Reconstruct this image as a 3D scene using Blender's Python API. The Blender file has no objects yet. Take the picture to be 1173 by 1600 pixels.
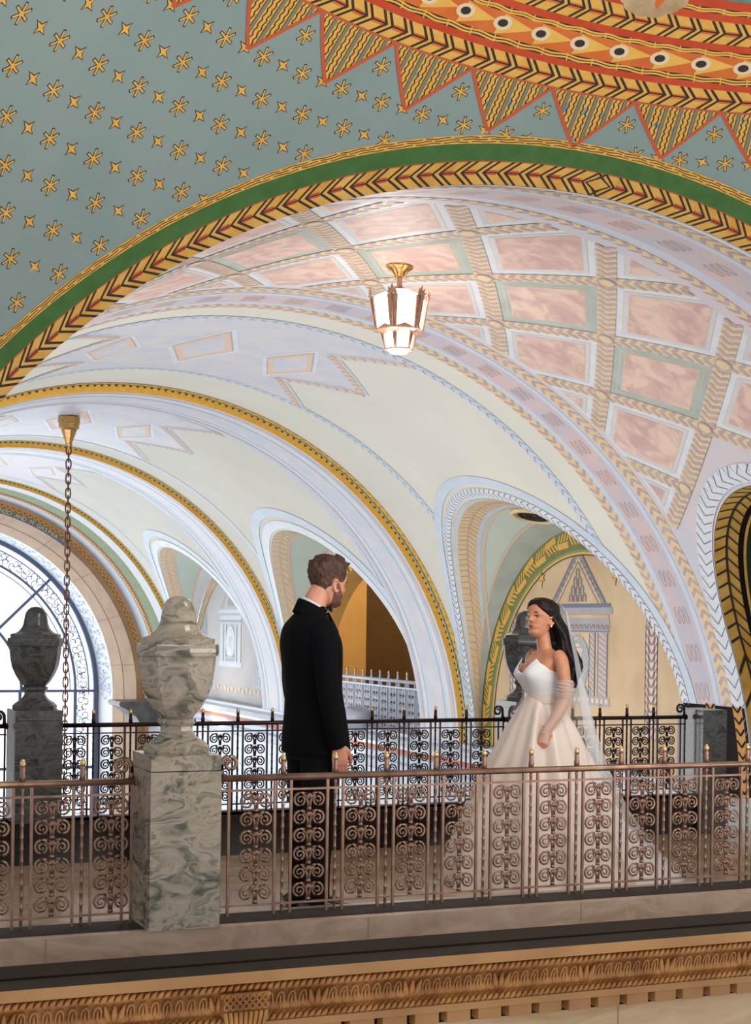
import bpy, bmesh, math, random
from mathutils import Vector, Matrix
from mathutils.geometry import tessellate_polygon
random.seed(7)
sin, cos, pi, sqrt, rad = math.sin, math.cos, math.pi, math.sqrt, math.radians
scene = bpy.context.scene
COL = scene.collection
E = 1.488                       # eye height above the bridge floor

# ------------------------------------------------------------------ camera
cam_d = bpy.data.cameras.new('camera'); cam = bpy.data.objects.new('camera', cam_d); COL.objects.link(cam)
FPX, CYP, PSI, ROLL = 2400.0, 971.371, 0.4041624, 0.014
cam_d.sensor_fit = 'HORIZONTAL'; cam_d.sensor_width = 36.0; cam_d.lens = FPX/1173*36
cam_d.shift_y = (CYP-800)/1173
cam_d.clip_end = 300
fw = Vector((sin(PSI), cos(PSI), 0)); rt = Vector((cos(PSI), -sin(PSI), 0)); up = Vector((0, 0, 1))
cxv = rt*cos(ROLL)+up*sin(ROLL); cyv = up*cos(ROLL)-rt*sin(ROLL)
m = Matrix.Identity(4)
for i in range(3):
    m[i][0] = cxv[i]; m[i][1] = cyv[i]; m[i][2] = -fw[i]
m[2][3] = E
cam.matrix_world = m
scene.camera = cam

# ------------------------------------------------------------------ light and exposure
scene.view_settings.view_transform = 'Standard'
scene.view_settings.look = 'None'
scene.view_settings.gamma = 1
scene.view_settings.exposure = 0.0
try:
    scene.view_settings.use_curve_mapping = False
except Exception:
    pass
scene.cycles.use_denoising = True
scene.cycles.max_bounces = 7
scene.cycles.diffuse_bounces = 3
scene.cycles.sample_clamp_indirect = 6
w = bpy.data.worlds.new('world'); scene.world = w; w.use_nodes = True
w.node_tree.nodes['Background'].inputs[0].default_value = (0.96, 0.97, 1.0, 1)
w.node_tree.nodes['Background'].inputs[1].default_value = 0.62

def area(name, loc, target, sx, sy, power, color):
    d = bpy.data.lights.new(name, 'AREA'); d.shape = 'RECTANGLE'; d.size = sx; d.size_y = sy
    d.energy = power; d.color = color
    o = bpy.data.objects.new(name, d); COL.objects.link(o); o.location = loc
    o.rotation_euler = (Vector(target)-Vector(loc)).to_track_quat('-Z', 'Y').to_euler()
    o.visible_camera = False
    return o
# daylight pouring in through the great arched window at the end of the vault
area('window_daylight', (6, 47.7, -0.8), (6.6, 20, 2.6), 8.6, 8.6, 520, (0.82, 0.91, 1.0))
# daylight from the facing windows of the vaulted arm, hidden to the left of the frame
area('side_window_daylight', (1.0, 19, 0.2), (10, 21, 2.6), 12, 4, 620, (0.97, 0.98, 1.0))
area('side_window_daylight', (1.0, 33, 0.2), (10, 34, 2.6), 12, 4, 380, (0.93, 0.96, 1.0))
# unseen fill lights added to the crossing: warm light thrown up on the starry vault, and light on the bridge
area('crossing_fill', (5.5, 2.5, 1.7), (5.3, 5.2, 6), 5, 3, 250, (1.0, 0.93, 0.84))
area('crossing_fill', (1.0, 2.6, 2.4), (1.9, 4.6, 6.5), 2.4, 2, 90, (1.0, 0.94, 0.87))
area('arcade_fill', (0.5, 1.0, -3.2), (3.0, 6.0, 0.0), 4, 2, 26, (1.0, 0.80, 0.60))  # added unseen light, warms the railing and cornice from the front
area('bridge_fill', (4.2, 4.6, 4.6), (3.8, 8.2, 0.6), 2, 2, 85, (1.0, 0.90, 0.78))  # unseen fill, brightens the bridge floor and figures
for yl_ in (20.4, 29.1, 37.9): area('lunette_fill', (10.7, yl_, -0.9), (11.9, yl_, 3.2), 0.5, 2.6, 24, (1.0, 0.96, 0.90))  # unseen fills added to brighten the lunette tunnels
area('gallery_fill', (13.2, 30.5, 3.4), (13.3, 33.0, 0.5), 1.2, 2, 105, (1.0, 0.88, 0.70))  # no fixture here: added to brighten the amber gallery wall

# ------------------------------------------------------------------ materials
def lin(c):
    return tuple(((x/12.92) if x <= 0.04045 else ((x+0.055)/1.055)**2.4) for x in c)+(1.0,)
def rgb(r, g, b):
    return (r/255., g/255., b/255.)
MATS = {}
def mat(name, c, rough=0.6, metal=0.0, c2=None, scale=4.0, detail=5.0, lo=0.35, hi=0.65, bump=0.0, bscale=None,
        spec=0.5, emit=None, estr=0.0, distort=0.0, aniso=None, alpha=1.0, sheen=0.0, coat=0.0, transm=0.0):
    if name in MATS: return MATS[name]
    M = bpy.data.materials.new(name); M.use_nodes = True
    nt = M.node_tree; N = nt.nodes; L = nt.links
    b = N['Principled BSDF']
    b.inputs['Base Color'].default_value = lin(c)
    b.inputs['Roughness'].default_value = rough
    b.inputs['Metallic'].default_value = metal
    b.inputs['Specular IOR Level'].default_value = spec
    b.inputs['Alpha'].default_value = alpha
    b.inputs['Sheen Weight'].default_value = sheen
    b.inputs['Coat Weight'].default_value = coat
    b.inputs['Transmission Weight'].default_value = transm
    if emit is not None:
        b.inputs['Emission Color'].default_value = lin(emit); b.inputs['Emission Strength'].default_value = estr
    if c2 is not None or bump:
        tc = N.new('ShaderNodeTexCoord'); mp = N.new('ShaderNodeMapping'); L.new(tc.outputs['Object'], mp.inputs[0])
        if aniso: mp.inputs['Scale'].default_value = aniso
    if c2 is not None:
        nz = N.new('ShaderNodeTexNoise'); nz.inputs['Scale'].default_value = scale; nz.inputs['Detail'].default_value = detail
        nz.inputs['Distortion'].default_value = distort
        L.new(mp.outputs[0], nz.inputs['Vector'])
        cr = N.new('ShaderNodeValToRGB'); L.new(nz.outputs['Fac'], cr.inputs[0])
        cr.color_ramp.elements[0].position = lo; cr.color_ramp.elements[0].color = lin(c)
        cr.color_ramp.elements[1].position = hi; cr.color_ramp.elements[1].color = lin(c2)
        L.new(cr.outputs[0], b.inputs['Base Color'])
    if bump:
        n2 = N.new('ShaderNodeTexNoise'); n2.inputs['Scale'].default_value = bscale or scale*3; n2.inputs['Detail'].default_value = 4
        L.new(mp.outputs[0], n2.inputs['Vector'])
        bp = N.new('ShaderNodeBump'); bp.inputs['Strength'].default_value = bump; bp.inputs['Distance'].default_value = 0.02
        L.new(n2.outputs['Fac'], bp.inputs['Height']); L.new(bp.outputs[0], b.inputs['Normal'])
    MATS[name] = M
    return M

def marble(name, stops, scale=3.0, rough=0.12, distort=2.5, rot=(0.2, 0.5, 0.3), squash=(1, 1, 2.2)):
    """veined stone: a warped noise drives a colour ramp"""
    M = bpy.data.materials.new(name); M.use_nodes = True
    nt = M.node_tree; N = nt.nodes; L = nt.links; b = N['Principled BSDF']
    tc = N.new('ShaderNodeTexCoord'); mp = N.new('ShaderNodeMapping'); L.new(tc.outputs['Object'], mp.inputs[0])
    mp.inputs['Rotation'].default_value = rot; mp.inputs['Scale'].default_value = squash
    n1 = N.new('ShaderNodeTexNoise'); n1.inputs['Scale'].default_value = scale*0.8; n1.inputs['Detail'].default_value = 3
    L.new(mp.outputs[0], n1.inputs['Vector'])
    mx = N.new('ShaderNodeMixRGB'); mx.blend_type = 'ADD'; mx.inputs[0].default_value = 0.55
    L.new(mp.outputs[0], mx.inputs[1]); L.new(n1.outputs['Color'], mx.inputs[2])
    n2 = N.new('ShaderNodeTexNoise'); n2.inputs['Scale'].default_value = scale; n2.inputs['Detail'].default_value = 9
    n2.inputs['Roughness'].default_value = 0.62; n2.inputs['Distortion'].default_value = distort
    L.new(mx.outputs[0], n2.inputs['Vector'])
    cr = N.new('ShaderNodeValToRGB'); L.new(n2.outputs['Fac'], cr.inputs[0])
    el = cr.color_ramp.elements
    while len(el) > 1: el.remove(el[0])
    el[0].position = stops[0][0]; el[0].color = lin(stops[0][1])
    for p, c in stops[1:]:
        e = el.new(p); e.color = lin(c)
    L.new(cr.outputs[0], b.inputs['Base Color'])
    b.inputs['Roughness'].default_value = rough
    MATS[name] = M
    return M

M_blue = mat('dome_blue', rgb(136, 156, 156), 0.75, c2=rgb(142, 161, 160), scale=1.2, bump=0.05, bscale=60)
M_gold = mat('gold_paint', rgb(226, 172, 76), 0.55, c2=rgb(236, 186, 92), scale=9)
M_goldl = mat('gold_paint_rubbed', rgb(214, 158, 62), 0.5, c2=rgb(234, 186, 98), scale=5)
M_dark = mat('outline_paint', rgb(56, 42, 34), 0.7)
M_red = mat('red_paint', rgb(196, 66, 34), 0.65, c2=rgb(206, 80, 40), scale=6)
M_redt = mat('terracotta_paint', rgb(200, 92, 56), 0.65)
M_orange = mat('orange_paint', rgb(214, 104, 44), 0.65, c2=rgb(222, 120, 52), scale=5)
M_yel = mat('yellow_paint', rgb(240, 192, 92), 0.6, c2=rgb(236, 180, 80), scale=7)
M_cream = mat('cream_plaster', rgb(228, 223, 208), 0.62, c2=rgb(222, 217, 203), scale=0.8, bump=0.03, bscale=30)
M_greyol = mat('olive_grey_paint', rgb(128, 132, 112), 0.7)
M_green = mat('green_paint', rgb(62, 104, 48), 0.7, c2=rgb(72, 116, 58), scale=8)
M_teal = mat('teal_paint', rgb(74, 124, 118), 0.65, c2=rgb(104, 150, 140), scale=3, aniso=(1, 6, 1))
M_cloud = mat('cloud_paint', rgb(206, 180, 140), 0.7, c2=rgb(176, 146, 108), scale=6)
M_ring = mat('ring_cream', rgb(236, 214, 180), 0.6)
# the vaulted arm
M_vpale = mat('vault_pale', rgb(206, 204, 212), 0.42, c2=rgb(222, 205, 203), scale=1.3, bump=0.03, bscale=25)
M_vblue = mat('vault_blue_band', rgb(200, 211, 224), 0.45, c2=rgb(208, 218, 228), scale=3)
M_vgrn = mat('vault_greygreen', rgb(170, 180, 170), 0.45, c2=rgb(184, 192, 184), scale=3)
M_vwhite = mat('vault_white_border', rgb(216, 220, 224), 0.42, c2=rgb(226, 228, 230), scale=4)
M_mauve = mat('vault_mauve', rgb(184, 160, 158), 0.5, c2=rgb(200, 178, 172), scale=4)
M_vgold = mat('vault_gold', rgb(228, 198, 150), 0.45, c2=rgb(232, 206, 166), scale=5)
M_peach = mat('vault_peach', rgb(232, 200, 172), 0.5)
M_pink = mat('vault_pink', rgb(234, 202, 182), 0.5, c2=rgb(208, 168, 160), scale=3.2, detail=8, lo=0.38, hi=0.62, distort=1.2)
M_pinkb = mat('vault_pink_band', rgb(222, 192, 184), 0.45, c2=rgb(196, 190, 200), scale=2.6, detail=6, lo=0.36, hi=0.64)
M_dust = mat('vault_mottled', rgb(220, 214, 214), 0.42, c2=rgb(204, 206, 216), scale=2.2, detail=7, lo=0.36, hi=0.64)
M_steel = mat('vault_slate_line', rgb(112, 116, 138), 0.6)
M_paleg = mat('pale_green_plaster', rgb(206, 218, 204), 0.6, c2=rgb(200, 212, 198), scale=1)
M_tymp = mat('tympanum_plaster', rgb(218, 190, 152), 0.65, c2=rgb(200, 170, 132), scale=1.4, detail=6)
M_tympl = mat('tympanum_pale', rgb(212, 208, 204), 0.65, c2=rgb(200, 198, 200), scale=1.4)
M_olive = mat('olive_green_paint', rgb(116, 120, 62), 0.65, c2=rgb(128, 130, 72), scale=5)
M_sage = mat('sage_green_paint', rgb(126, 146, 100), 0.65, c2=rgb(138, 156, 112), scale=3)
M_rib = mat('rib_gold', rgb(244, 190, 84), 0.35, c2=rgb(232, 174, 70), scale=10)
M_wallg = mat('painted_greyblue', rgb(166, 160, 166), 0.6, c2=rgb(176, 168, 170), scale=6)
M_med = mat('medallion_blue', rgb(160, 174, 178), 0.6, c2=rgb(172, 180, 178), scale=4)
M_shadepaint = mat('dark_shade_paint', rgb(34, 26, 20), 0.8, spec=0.15, c2=rgb(24, 19, 16), scale=3)
M_shadegold = mat('shaded_gold', rgb(196, 138, 62), 0.45)
M_stone = mat('window_stone', rgb(182, 142, 102), 0.5, c2=rgb(164, 124, 86), scale=1.6, detail=6)
M_joint = mat('stone_joint', rgb(160, 132, 104), 0.7)
M_brown = mat('brown_gold_paint', rgb(190, 146, 92), 0.5, c2=rgb(206, 160, 140), scale=1.5, detail=6)
M_slate = mat('inscription_slate', rgb(118, 126, 124), 0.6)
M_amber = mat('amber_wall', rgb(222, 166, 88), 0.5, c2=rgb(214, 156, 80), scale=2)
M_bmarb = marble('brown_marble', [(0.3, rgb(30, 18, 10)), (0.55, rgb(60, 40, 20)), (0.75, rgb(42, 26, 14))], 1.2, 0.25)
M_pale = marble('pale_marble_wall', [(0.3, rgb(196, 204, 216)), (0.6, rgb(214, 220, 228)), (0.8, rgb(180, 188, 204))], 1.0, 0.25)
M_gmarb = marble('green_marble', [(0.28, rgb(54, 58, 54)), (0.38, rgb(92, 92, 80)), (0.46, rgb(144, 134, 118)), (0.56, rgb(168, 154, 138)), (0.62, rgb(112, 108, 94)), (0.67, rgb(146, 136, 118)), (0.8, rgb(96, 98, 88))], 3.2, 0.08)
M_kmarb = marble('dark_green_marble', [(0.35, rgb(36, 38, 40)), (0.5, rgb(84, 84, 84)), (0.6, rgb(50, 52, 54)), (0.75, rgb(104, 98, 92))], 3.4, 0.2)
M_black = marble('black_marble', [(0.35, rgb(10, 9, 9)), (0.62, rgb(26, 22, 20)), (0.8, rgb(44, 36, 30))], 2.0, 0.12)
M_curb = marble('rose_marble', [(0.3, rgb(150, 124, 108)), (0.5, rgb(172, 146, 128)), (0.7, rgb(186, 162, 146))], 2.2, 0.3)
M_floor = marble('bridge_floor', [(0.3, rgb(150, 122, 96)), (0.5, rgb(172, 144, 116)), (0.7, rgb(188, 160, 132))], 1.5, 0.16)
M_tmarb = marble('tan_marble', [(0.3, rgb(196, 160, 118)), (0.5, rgb(214, 182, 142)), (0.7, rgb(226, 200, 164))], 1.2, 0.35)
M_ledge = mat('dusty_ledge', rgb(44, 31, 23), 0.7, c2=rgb(32, 22, 16), scale=6)
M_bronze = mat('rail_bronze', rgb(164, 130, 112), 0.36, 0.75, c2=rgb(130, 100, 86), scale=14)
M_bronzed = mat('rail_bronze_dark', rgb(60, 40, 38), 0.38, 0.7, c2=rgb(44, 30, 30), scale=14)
M_brass = mat('finial_brass', rgb(222, 184, 128), 0.28, 0.9)
M_brassd = mat('lamp_brass', rgb(198, 158, 96), 0.35, 0.8, c2=rgb(178, 138, 88), scale=20)
M_lampb = mat('lamp_bronze', rgb(196, 158, 134), 0.4, 0.6, c2=rgb(176, 138, 116), scale=20)
M_chain = mat('chain_bronze', rgb(112, 72, 52), 0.4, 0.75)
M_cgold = mat('cornice_gilt', rgb(200, 142, 82), 0.34, 0.22, c2=rgb(158, 104, 56), scale=9)
M_cstone = mat('cornice_stone', rgb(190, 140, 88), 0.5, c2=rgb(172, 124, 76), scale=3)
M_silver = mat('painted_silver_rail', rgb(186, 192, 206), 0.4, 0.2)
M_lamp = mat('lamp_glass', rgb(255, 252, 246), 0.4, emit=rgb(255, 250, 242), estr=3.6)
M_frame = mat('window_frame', rgb(100, 112, 140), 0.5, 0.2)  # lightened blue-grey, window haze put into the colour
M_lace = mat('window_lace', rgb(150, 164, 194), 0.5)
M_orstr = mat('orange_stripe', rgb(204, 100, 52), 0.5)

# ------------------------------------------------------------------ mesh helpers
class MB:
    """collects faces with materials and links them as one mesh object"""
    def __init__(s): s.v = []; s.f = []; s.m = []; s.ms = []; s.sm = []
    def mi(s, m):
        if m not in s.ms: s.ms.append(m)
        return s.ms.index(m)
    def face(s, pts, m, smooth=False):
        b = len(s.v); s.v += [tuple(p) for p in pts]; s.f.append(tuple(range(b, b+len(pts)))); s.m.append(s.mi(m)); s.sm.append(smooth)
    def grid(s, fn, us, vs, m, smooth=True, flip=False, closed=False):
        b = len(s.v); nu, nv = len(us), len(vs)
        for u in us:
            for v in vs: s.v.append(tuple(fn(u, v)))
        k = s.mi(m)
        for i in range(nu-1):
            for j in range(nv if closed else nv-1):
                j2 = (j+1) % nv
                q = (b+i*nv+j, b+i*nv+j2, b+(i+1)*nv+j2, b+(i+1)*nv+j)
                s.f.append(q[::-1] if flip else q); s.m.append(k); s.sm.append(smooth)
    def box(s, x0, x1, y0, y1, z0, z1, m):
        P = [(x, y, z) for z in (z0, z1) for y in (y0, y1) for x in (x0, x1)]
        b = len(s.v); s.v += P; k = s.mi(m)
        for q in ((0, 2, 3, 1), (4, 5, 7, 6), (0, 1, 5, 4), (2, 6, 7, 3), (0, 4, 6, 2), (1, 3, 7, 5)):
            s.f.append(tuple(b+i for i in q)); s.m.append(k); s.sm.append(False)
    def tube(s, pts, r, m, seg=8, caps=True, closed=False, flat=None, smooth=True):
        """round (or flattened) bar along a polyline; r may be a list"""
        n = len(pts); P = [Vector(p) for p in pts]
        rr = r if isinstance(r, (list, tuple)) else [r]*n
        b = len(s.v); k = s.mi(m); ref = None
        for i in range(n):
            if closed: t = P[(i+1) % n]-P[i-1]
            else: t = P[min(i+1, n-1)]-P[max(i-1, 0)]
            t.normalize()
            if flat is not None: a = Vector(flat)
            elif ref is None: a = Vector((0, 0, 1)) if abs(t.z) < 0.9 else Vector((1, 0, 0))
            else: a = ref
            u = (a-t*a.dot(t))
            if u.length < 1e-6: u = t.orthogonal()
            u.normalize(); ref = u; w_ = t.cross(u)
            ri = rr[i]; ru, rw = (ri if isinstance(ri, (list, tuple)) else (ri, ri))
            for j in range(seg):
                a_ = 2*pi*j/seg
                s.v.append(tuple(P[i]+u*cos(a_)*ru+w_*sin(a_)*rw))
        for i in range(n if closed else n-1):
            i2 = (i+1) % n
            for j in range(seg):
                j2 = (j+1) % seg
                s.f.append((b+i*seg+j, b+i*seg+j2, b+i2*seg+j2, b+i2*seg+j)); s.m.append(k); s.sm.append(smooth)
        if caps and not closed:
            s.f.append(tuple(b+j for j in range(seg))[::-1]); s.m.append(k); s.sm.append(False)
            s.f.append(tuple(b+(n-1)*seg+j for j in range(seg))); s.m.append(k); s.sm.append(False)
    def lathe(s, prof, m, seg=24, c=(0, 0), smooth=True, shape=None):
        """prof: list of (r,z); shape(angle, i) scales the radius"""
        b = len(s.v); k = s.mi(m); n = len(prof)
        for i, (r, z) in enumerate(prof):
            for j in range(seg):
                a = 2*pi*j/seg
                q = r*(shape(a, i) if shape else 1)
                s.v.append((c[0]+q*cos(a), c[1]+q*sin(a), z))
        for i in range(n-1):
            for j in range(seg):
                j2 = (j+1) % seg
                s.f.append((b+i*seg+j, b+i*seg+j2, b+(i+1)*seg+j2, b+(i+1)*seg+j)); s.m.append(k); s.sm.append(smooth)
        s.f.append(tuple(b+j for j in range(seg))[::-1]); s.m.append(k); s.sm.append(False)
        s.f.append(tuple(b+(n-1)*seg+j for j in range(seg))); s.m.append(k); s.sm.append(False)
    def paint(s, poly, fn, m, off=0.004, maxe=0.15):
        maxe = min(maxe, 0.16)
        """polygon in surface coordinates, cut fine and laid on the surface; fn(a, b, off) gives the point"""
        tris = tessellate_polygon([[Vector((p[0], p[1], 0)) for p in poly]])
        st = [tuple(poly[i] for i in t) for t in tris]
        k = s.mi(m)
        sc = s.metric
        while st:
            t = st.pop()
            d = [sqrt(((t[i][0]-t[(i+1) % 3][0])*sc[0])**2+((t[i][1]-t[(i+1) % 3][1])*sc[1])**2) for i in range(3)]
            j = d.index(max(d))
            if d[j] > maxe:
                a, b_, c = t[j], t[(j+1) % 3], t[(j+2) % 3]
                mm = ((a[0]+b_[0])/2, (a[1]+b_[1])/2)
                st.append((a, mm, c)); st.append((mm, b_, c))
            else:
                b = len(s.v)
                for p in t: s.v.append(tuple(fn(p[0], p[1], off)))
                s.f.append((b, b+1, b+2)); s.m.append(k); s.sm.append(True)
    metric = (1.0, 1.0)
    def line(s, a, b, w_, fn, m, off=0.004, maxe=0.22):
        """straight painted line between two surface points, w_ wide in metres"""
        sc = s.metric
        dx, dy = (b[0]-a[0])*sc[0], (b[1]-a[1])*sc[1]; L = sqrt(dx*dx+dy*dy) or 1
        nx, ny = -dy/L*w_/2/sc[0], dx/L*w_/2/sc[1]
        s.paint([(a[0]+nx, a[1]+ny), (b[0]+nx, b[1]+ny), (b[0]-nx, b[1]-ny), (a[0]-nx, a[1]-ny)], fn, m, off, maxe)
    def build(s, name, parent=None, smooth=None, loc=None, rot=None, angle=None):
        me = bpy.data.meshes.new(name); me.from_pydata(s.v, [], s.f); me.update()
        for mm in s.ms: me.materials.append(mm)
        me.polygons.foreach_set('material_index', s.m)
        me.polygons.foreach_set('use_smooth', s.sm if smooth is None else [smooth]*len(s.f))
        me.update()
        if angle is not None:
            bm = bmesh.new(); bm.from_mesh(me)
            bmesh.ops.remove_doubles(bm, verts=bm.verts, dist=1e-5)
            bmesh.ops.recalc_face_normals(bm, faces=bm.faces)
            for e in bm.edges:
                e.smooth = not (len(e.link_faces) == 2 and e.calc_face_angle(0) > angle)
            bm.to_mesh(me); bm.free()
        o = bpy.data.objects.new(name, me); COL.objects.link(o)
        if parent is not None: o.parent = parent
        if loc is not None: o.location = loc
        if rot is not None: o.rotation_euler = rot
        return o

def empty(name, loc=(0, 0, 0), rz=0.0):
    o = bpy.data.objects.new(name, None); COL.objects.link(o); o.location = loc; o.rotation_euler = (0, 0, rz)
    o.empty_display_size = 0.1
    return o
def tag(o, label=None, cat=None, group=None, kind=None):
    if label: o['label'] = label
    if cat: o['category'] = cat
    if group: o['group'] = group
    if kind: o['kind'] = kind
    return o
def struct(o): o['kind'] = 'structure'; return o
def copy_part(o, parent):
    c = o.copy(); COL.objects.link(c); c.parent = parent
    return c
def copy_tree(o, parent=None):
    c = o.copy(); COL.objects.link(c); c.parent = parent
    for ch in [x for x in COL.objects if x.parent == o]: copy_tree(ch, c)
    return c
def frange(a, b, n): return [a+(b-a)*i/n for i in range(n+1)]
# ------------------------------------------------------------------ starry sail vault of the crossing
DC = Vector((6.06, 4.8, E-2.3)); DR = math.hypot(5.73, 5.8)
def dome(az, pol, off=0.0):
    off *= 0.45; r = DR-off; a, p = rad(az), rad(pol)
    return (DC.x+r*sin(p)*sin(a), DC.y+r*sin(p)*cos(a), DC.z+r*cos(p))
def fband(ph, y, off=0.0):        # same sphere, by the angle round the great arch and the distance y
    r = sqrt(max(DR*DR-(y-DC.y)**2, 0))*(1-off*0.45/DR); a = rad(ph)
    return (DC.x+r*sin(a), DC.y+(y-DC.y)*(1-off*0.45/DR), DC.z+r*cos(a))
d = MB()
b0 = len(d.v)
ys = frange(-1.0, 10.6, 58); phs = frange(-90, 90, 120)
for y in ys:
    for p in phs: d.v.append(fband(p, y))
k = d.mi(M_blue); nv = len(phs)
for i in range(len(ys)-1):
    for j in range(nv-1):
        q = (b0+i*nv+j, b0+i*nv+j+1, b0+(i+1)*nv+j+1, b0+(i+1)*nv+j)
        xs = [d.v[t][0] for t in q]
        if min(xs) < 0.3 or max(xs) > 11.9: continue
        d.f.append(q); d.m.append(k); d.sm.append(True)
# stars, row by row along the parallels
def star6(az, pol, s):
    cl = s/0.1427; ca = s/(DR*sin(rad(pol))*pi/180)
    rot = 14
    for lay, (ww, L, mm, off) in enumerate(((0.36, 1.12, M_dark, 0.003), (0.20, 1.0, M_gold, 0.006))):
        for kk in range(3):
            a = rad(rot+60*kk); dx, dy = cos(a), sin(a); nx, ny = -dy*ww/2, dx*ww/2
            P = [(dx*L+nx, dy*L+ny), (-dx*L+nx, -dy*L+ny), (-dx*L-nx, -dy*L-ny), (dx*L-nx, dy*L-ny)]
            for (x, y) in ((1, 1),):
                d.face([dome(az+ca*px, pol+cl*py, off+0.0006*kk) for px, py in P], mm)
def star4(az, pol, s, clipd=False):
    cl = s/0.1427; ca = s/(DR*sin(rad(pol))*pi/180)
    for sc_, inn, mm, off in ((1.25, 0.42, M_dark, 0.003), (1.0, 0.36, M_gold, 0.006)):
        P = []
        for kk in range(8):
            a = rad(20+45*kk); r = sc_*(1 if kk % 2 == 0 else inn)*(1.15 if kk % 4 == 0 else 0.95)
            P.append((r*cos(a), r*sin(a)))
        c0 = dome(az, pol, off)
        for kk in range(8):
            p, q = P[kk], P[(kk+1) % 8]
            d.face([c0, dome(az+ca*p[0], pol+cl*p[1], off), dome(az+ca*q[0], pol+cl*q[1], off)], mm)
def inside(az, pol, lim):
    x, y, z = dome(az, pol)
    return y < lim and 0.4 < x < 11.7 and z > DC.z+0.3
pol = 42.72; off_ = 1.27; row = 0
while pol < 84:
    for kk in range(-32, 22):
        az = off_+4*kk
        if inside(az, pol, 10.315): star6(az, pol, 0.066)
        if inside(az+2, pol, 10.325): star4(az+2, pol, 0.052)
    row += 1; pol += 1.87; off_ = (1.27 if row % 2 == 0 else 3.3)+0.03*row
for kk in range(-14, 10): star6(3.45+8*kk, 41.0, 0.066)
# the sawtooth ring
d.metric = (0.0907, 0.1427)
for kk in range(-14, 9):
    a0 = 3.3+8*kk
    v0, v1, tp = (a0, 39.6), (a0+8, 39.6), (a0+4.25, 42.72)
    d.metric = (0.09, 0.1427)
    d.paint([v0, v1, tp], dome, M_gold, 0.003, 0.10)
    # slanting stripes: olive bars and thin dark waves clipped to the triangle
    def clip(p, q):
        """clip a segment to the triangle"""
        t0, t1 = 0.0, 1.0
        for A, B in ((v0, tp), (tp, v1), (v1, v0)):
            nx, ny = (B[1]-A[1]), -(B[0]-A[0])
            s0 = (p[0]-A[0])*nx+(p[1]-A[1])*ny; s1 = (q[0]-A[0])*nx+(q[1]-A[1])*ny
            if s0 < 0 and s1 < 0: return None
            if s0 < 0: t0 = max(t0, s0/(s0-s1))
            elif s1 < 0: t1 = min(t1, s0/(s0-s1))
        if t0 >= t1: return None
        f = lambda t: (p[0]+(q[0]-p[0])*t, p[1]+(q[1]-p[1])*t)
        return f(t0), f(t1)
    # orientation test so that inside is positive
    def ok(p):
        for A, B in ((v0, tp), (tp, v1), (v1, v0)):
            if (p[0]-A[0])*(B[1]-A[1])-(p[1]-A[1])*(B[0]-A[0]) < 0: return False
        return True
    if not ok((a0+4, 40.5)):
        v0, v1 = v1, v0
    slope = 0.12     # azimuth drift per degree of polar angle
    nst = 15
    for j in range(20):
        bx = a0-0.7+j*0.45
        seg = lambda x: ((x, 39.6), (x+slope*3.3*1.0, 42.9))
        c = clip(*seg(bx+0.6))
        typ = j % 3
        if typ == 1:
            if c: d.line(c[0], c[1], 0.034, dome, M_dark, 0.0075); d.line(c[0], c[1], 0.026, dome, M_greyol, 0.0105)
        else:
            n = 24; last = None
            for i in range(n+1):
                t = i/n; p = (bx+0.6+slope*3.3*t+0.09*sin(i*2.2), 39.6+3.3*t)
                if last and ok(last) and ok(p): d.line(last, p, 0.010, dome, M_dark, 0.0075)
                last = p
            c = clip(*seg(bx+0.38))
    d.line((a0, 39.6), tp, 0.028, dome, M_redt, 0.0125); d.line(tp, (a0+8, 39.6), 0.028, dome, M_redt, 0.0125)
def ring(p0, p1, mm, off): 
    for a in frange(-116, 76, 96)[:-1]: d.face([dome(a, p0, off), dome(a+2, p0, off), dome(a+2, p1, off), dome(a, p1, off)], mm, True)
ring(39.55, 39.66, M_redt, 0.010)
ring(38.35, 39.55, M_gold, 0.005)
ring(37.97, 38.35, M_red, 0.005); ring(37.62, 37.97, M_dark, 0.005)
ring(36.38, 37.62, M_orange, 0.005); ring(36.08, 36.38, M_dark, 0.005)
ring(35.68, 36.08, M_red, 0.005); ring(34.42, 35.68, M_gold, 0.005)
ring(34.0, 34.42, M_red, 0.005); ring(33.7, 34.0, M_dark, 0.005); ring(33.2, 33.7, M_red, 0.005)
ring(31.0, 33.2, M_teal, 0.005)
for kk in range(-115, 76): pass
# crown cap beyond the rings
for a in frange(-116, 76, 96)[:-1]: d.face([dome(a, 31.0, 0.005), dome(a+2, 31.0, 0.005), dome(a+2, 24, 0.005), dome(a, 24, 0.005)], M_teal, True)
def wavering(pc, h):
    step = 0.5; n = int(190/step)
    for i in range(n):
        a = -115+i*step
        for s_, o_ in ((-1, 0), (1, 0.0)):
            w1 = 0.045*sin(i*1.05); w2 = 0.045*sin((i+1)*1.05)
            c = pc+s_*h*0.24
            d.face([dome(a, c+w1-0.048, 0.008), dome(a+step, c+w2-0.048, 0.008), dome(a+step, c+w2+0.048, 0.008), dome(a, c+w1+0.048, 0.008)], M_yel, True)
        if i % 5 == 0: d.face([dome(a, pc-h*0.62, 0.009), dome(a+0.12, pc-h*0.62, 0.009), dome(a+0.3, pc+h*0.62, 0.009), dome(a+0.18, pc+h*0.62, 0.009)], M_yel)
wavering(37.79, 0.33); wavering(36.23, 0.28); wavering(33.85, 0.28)
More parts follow.
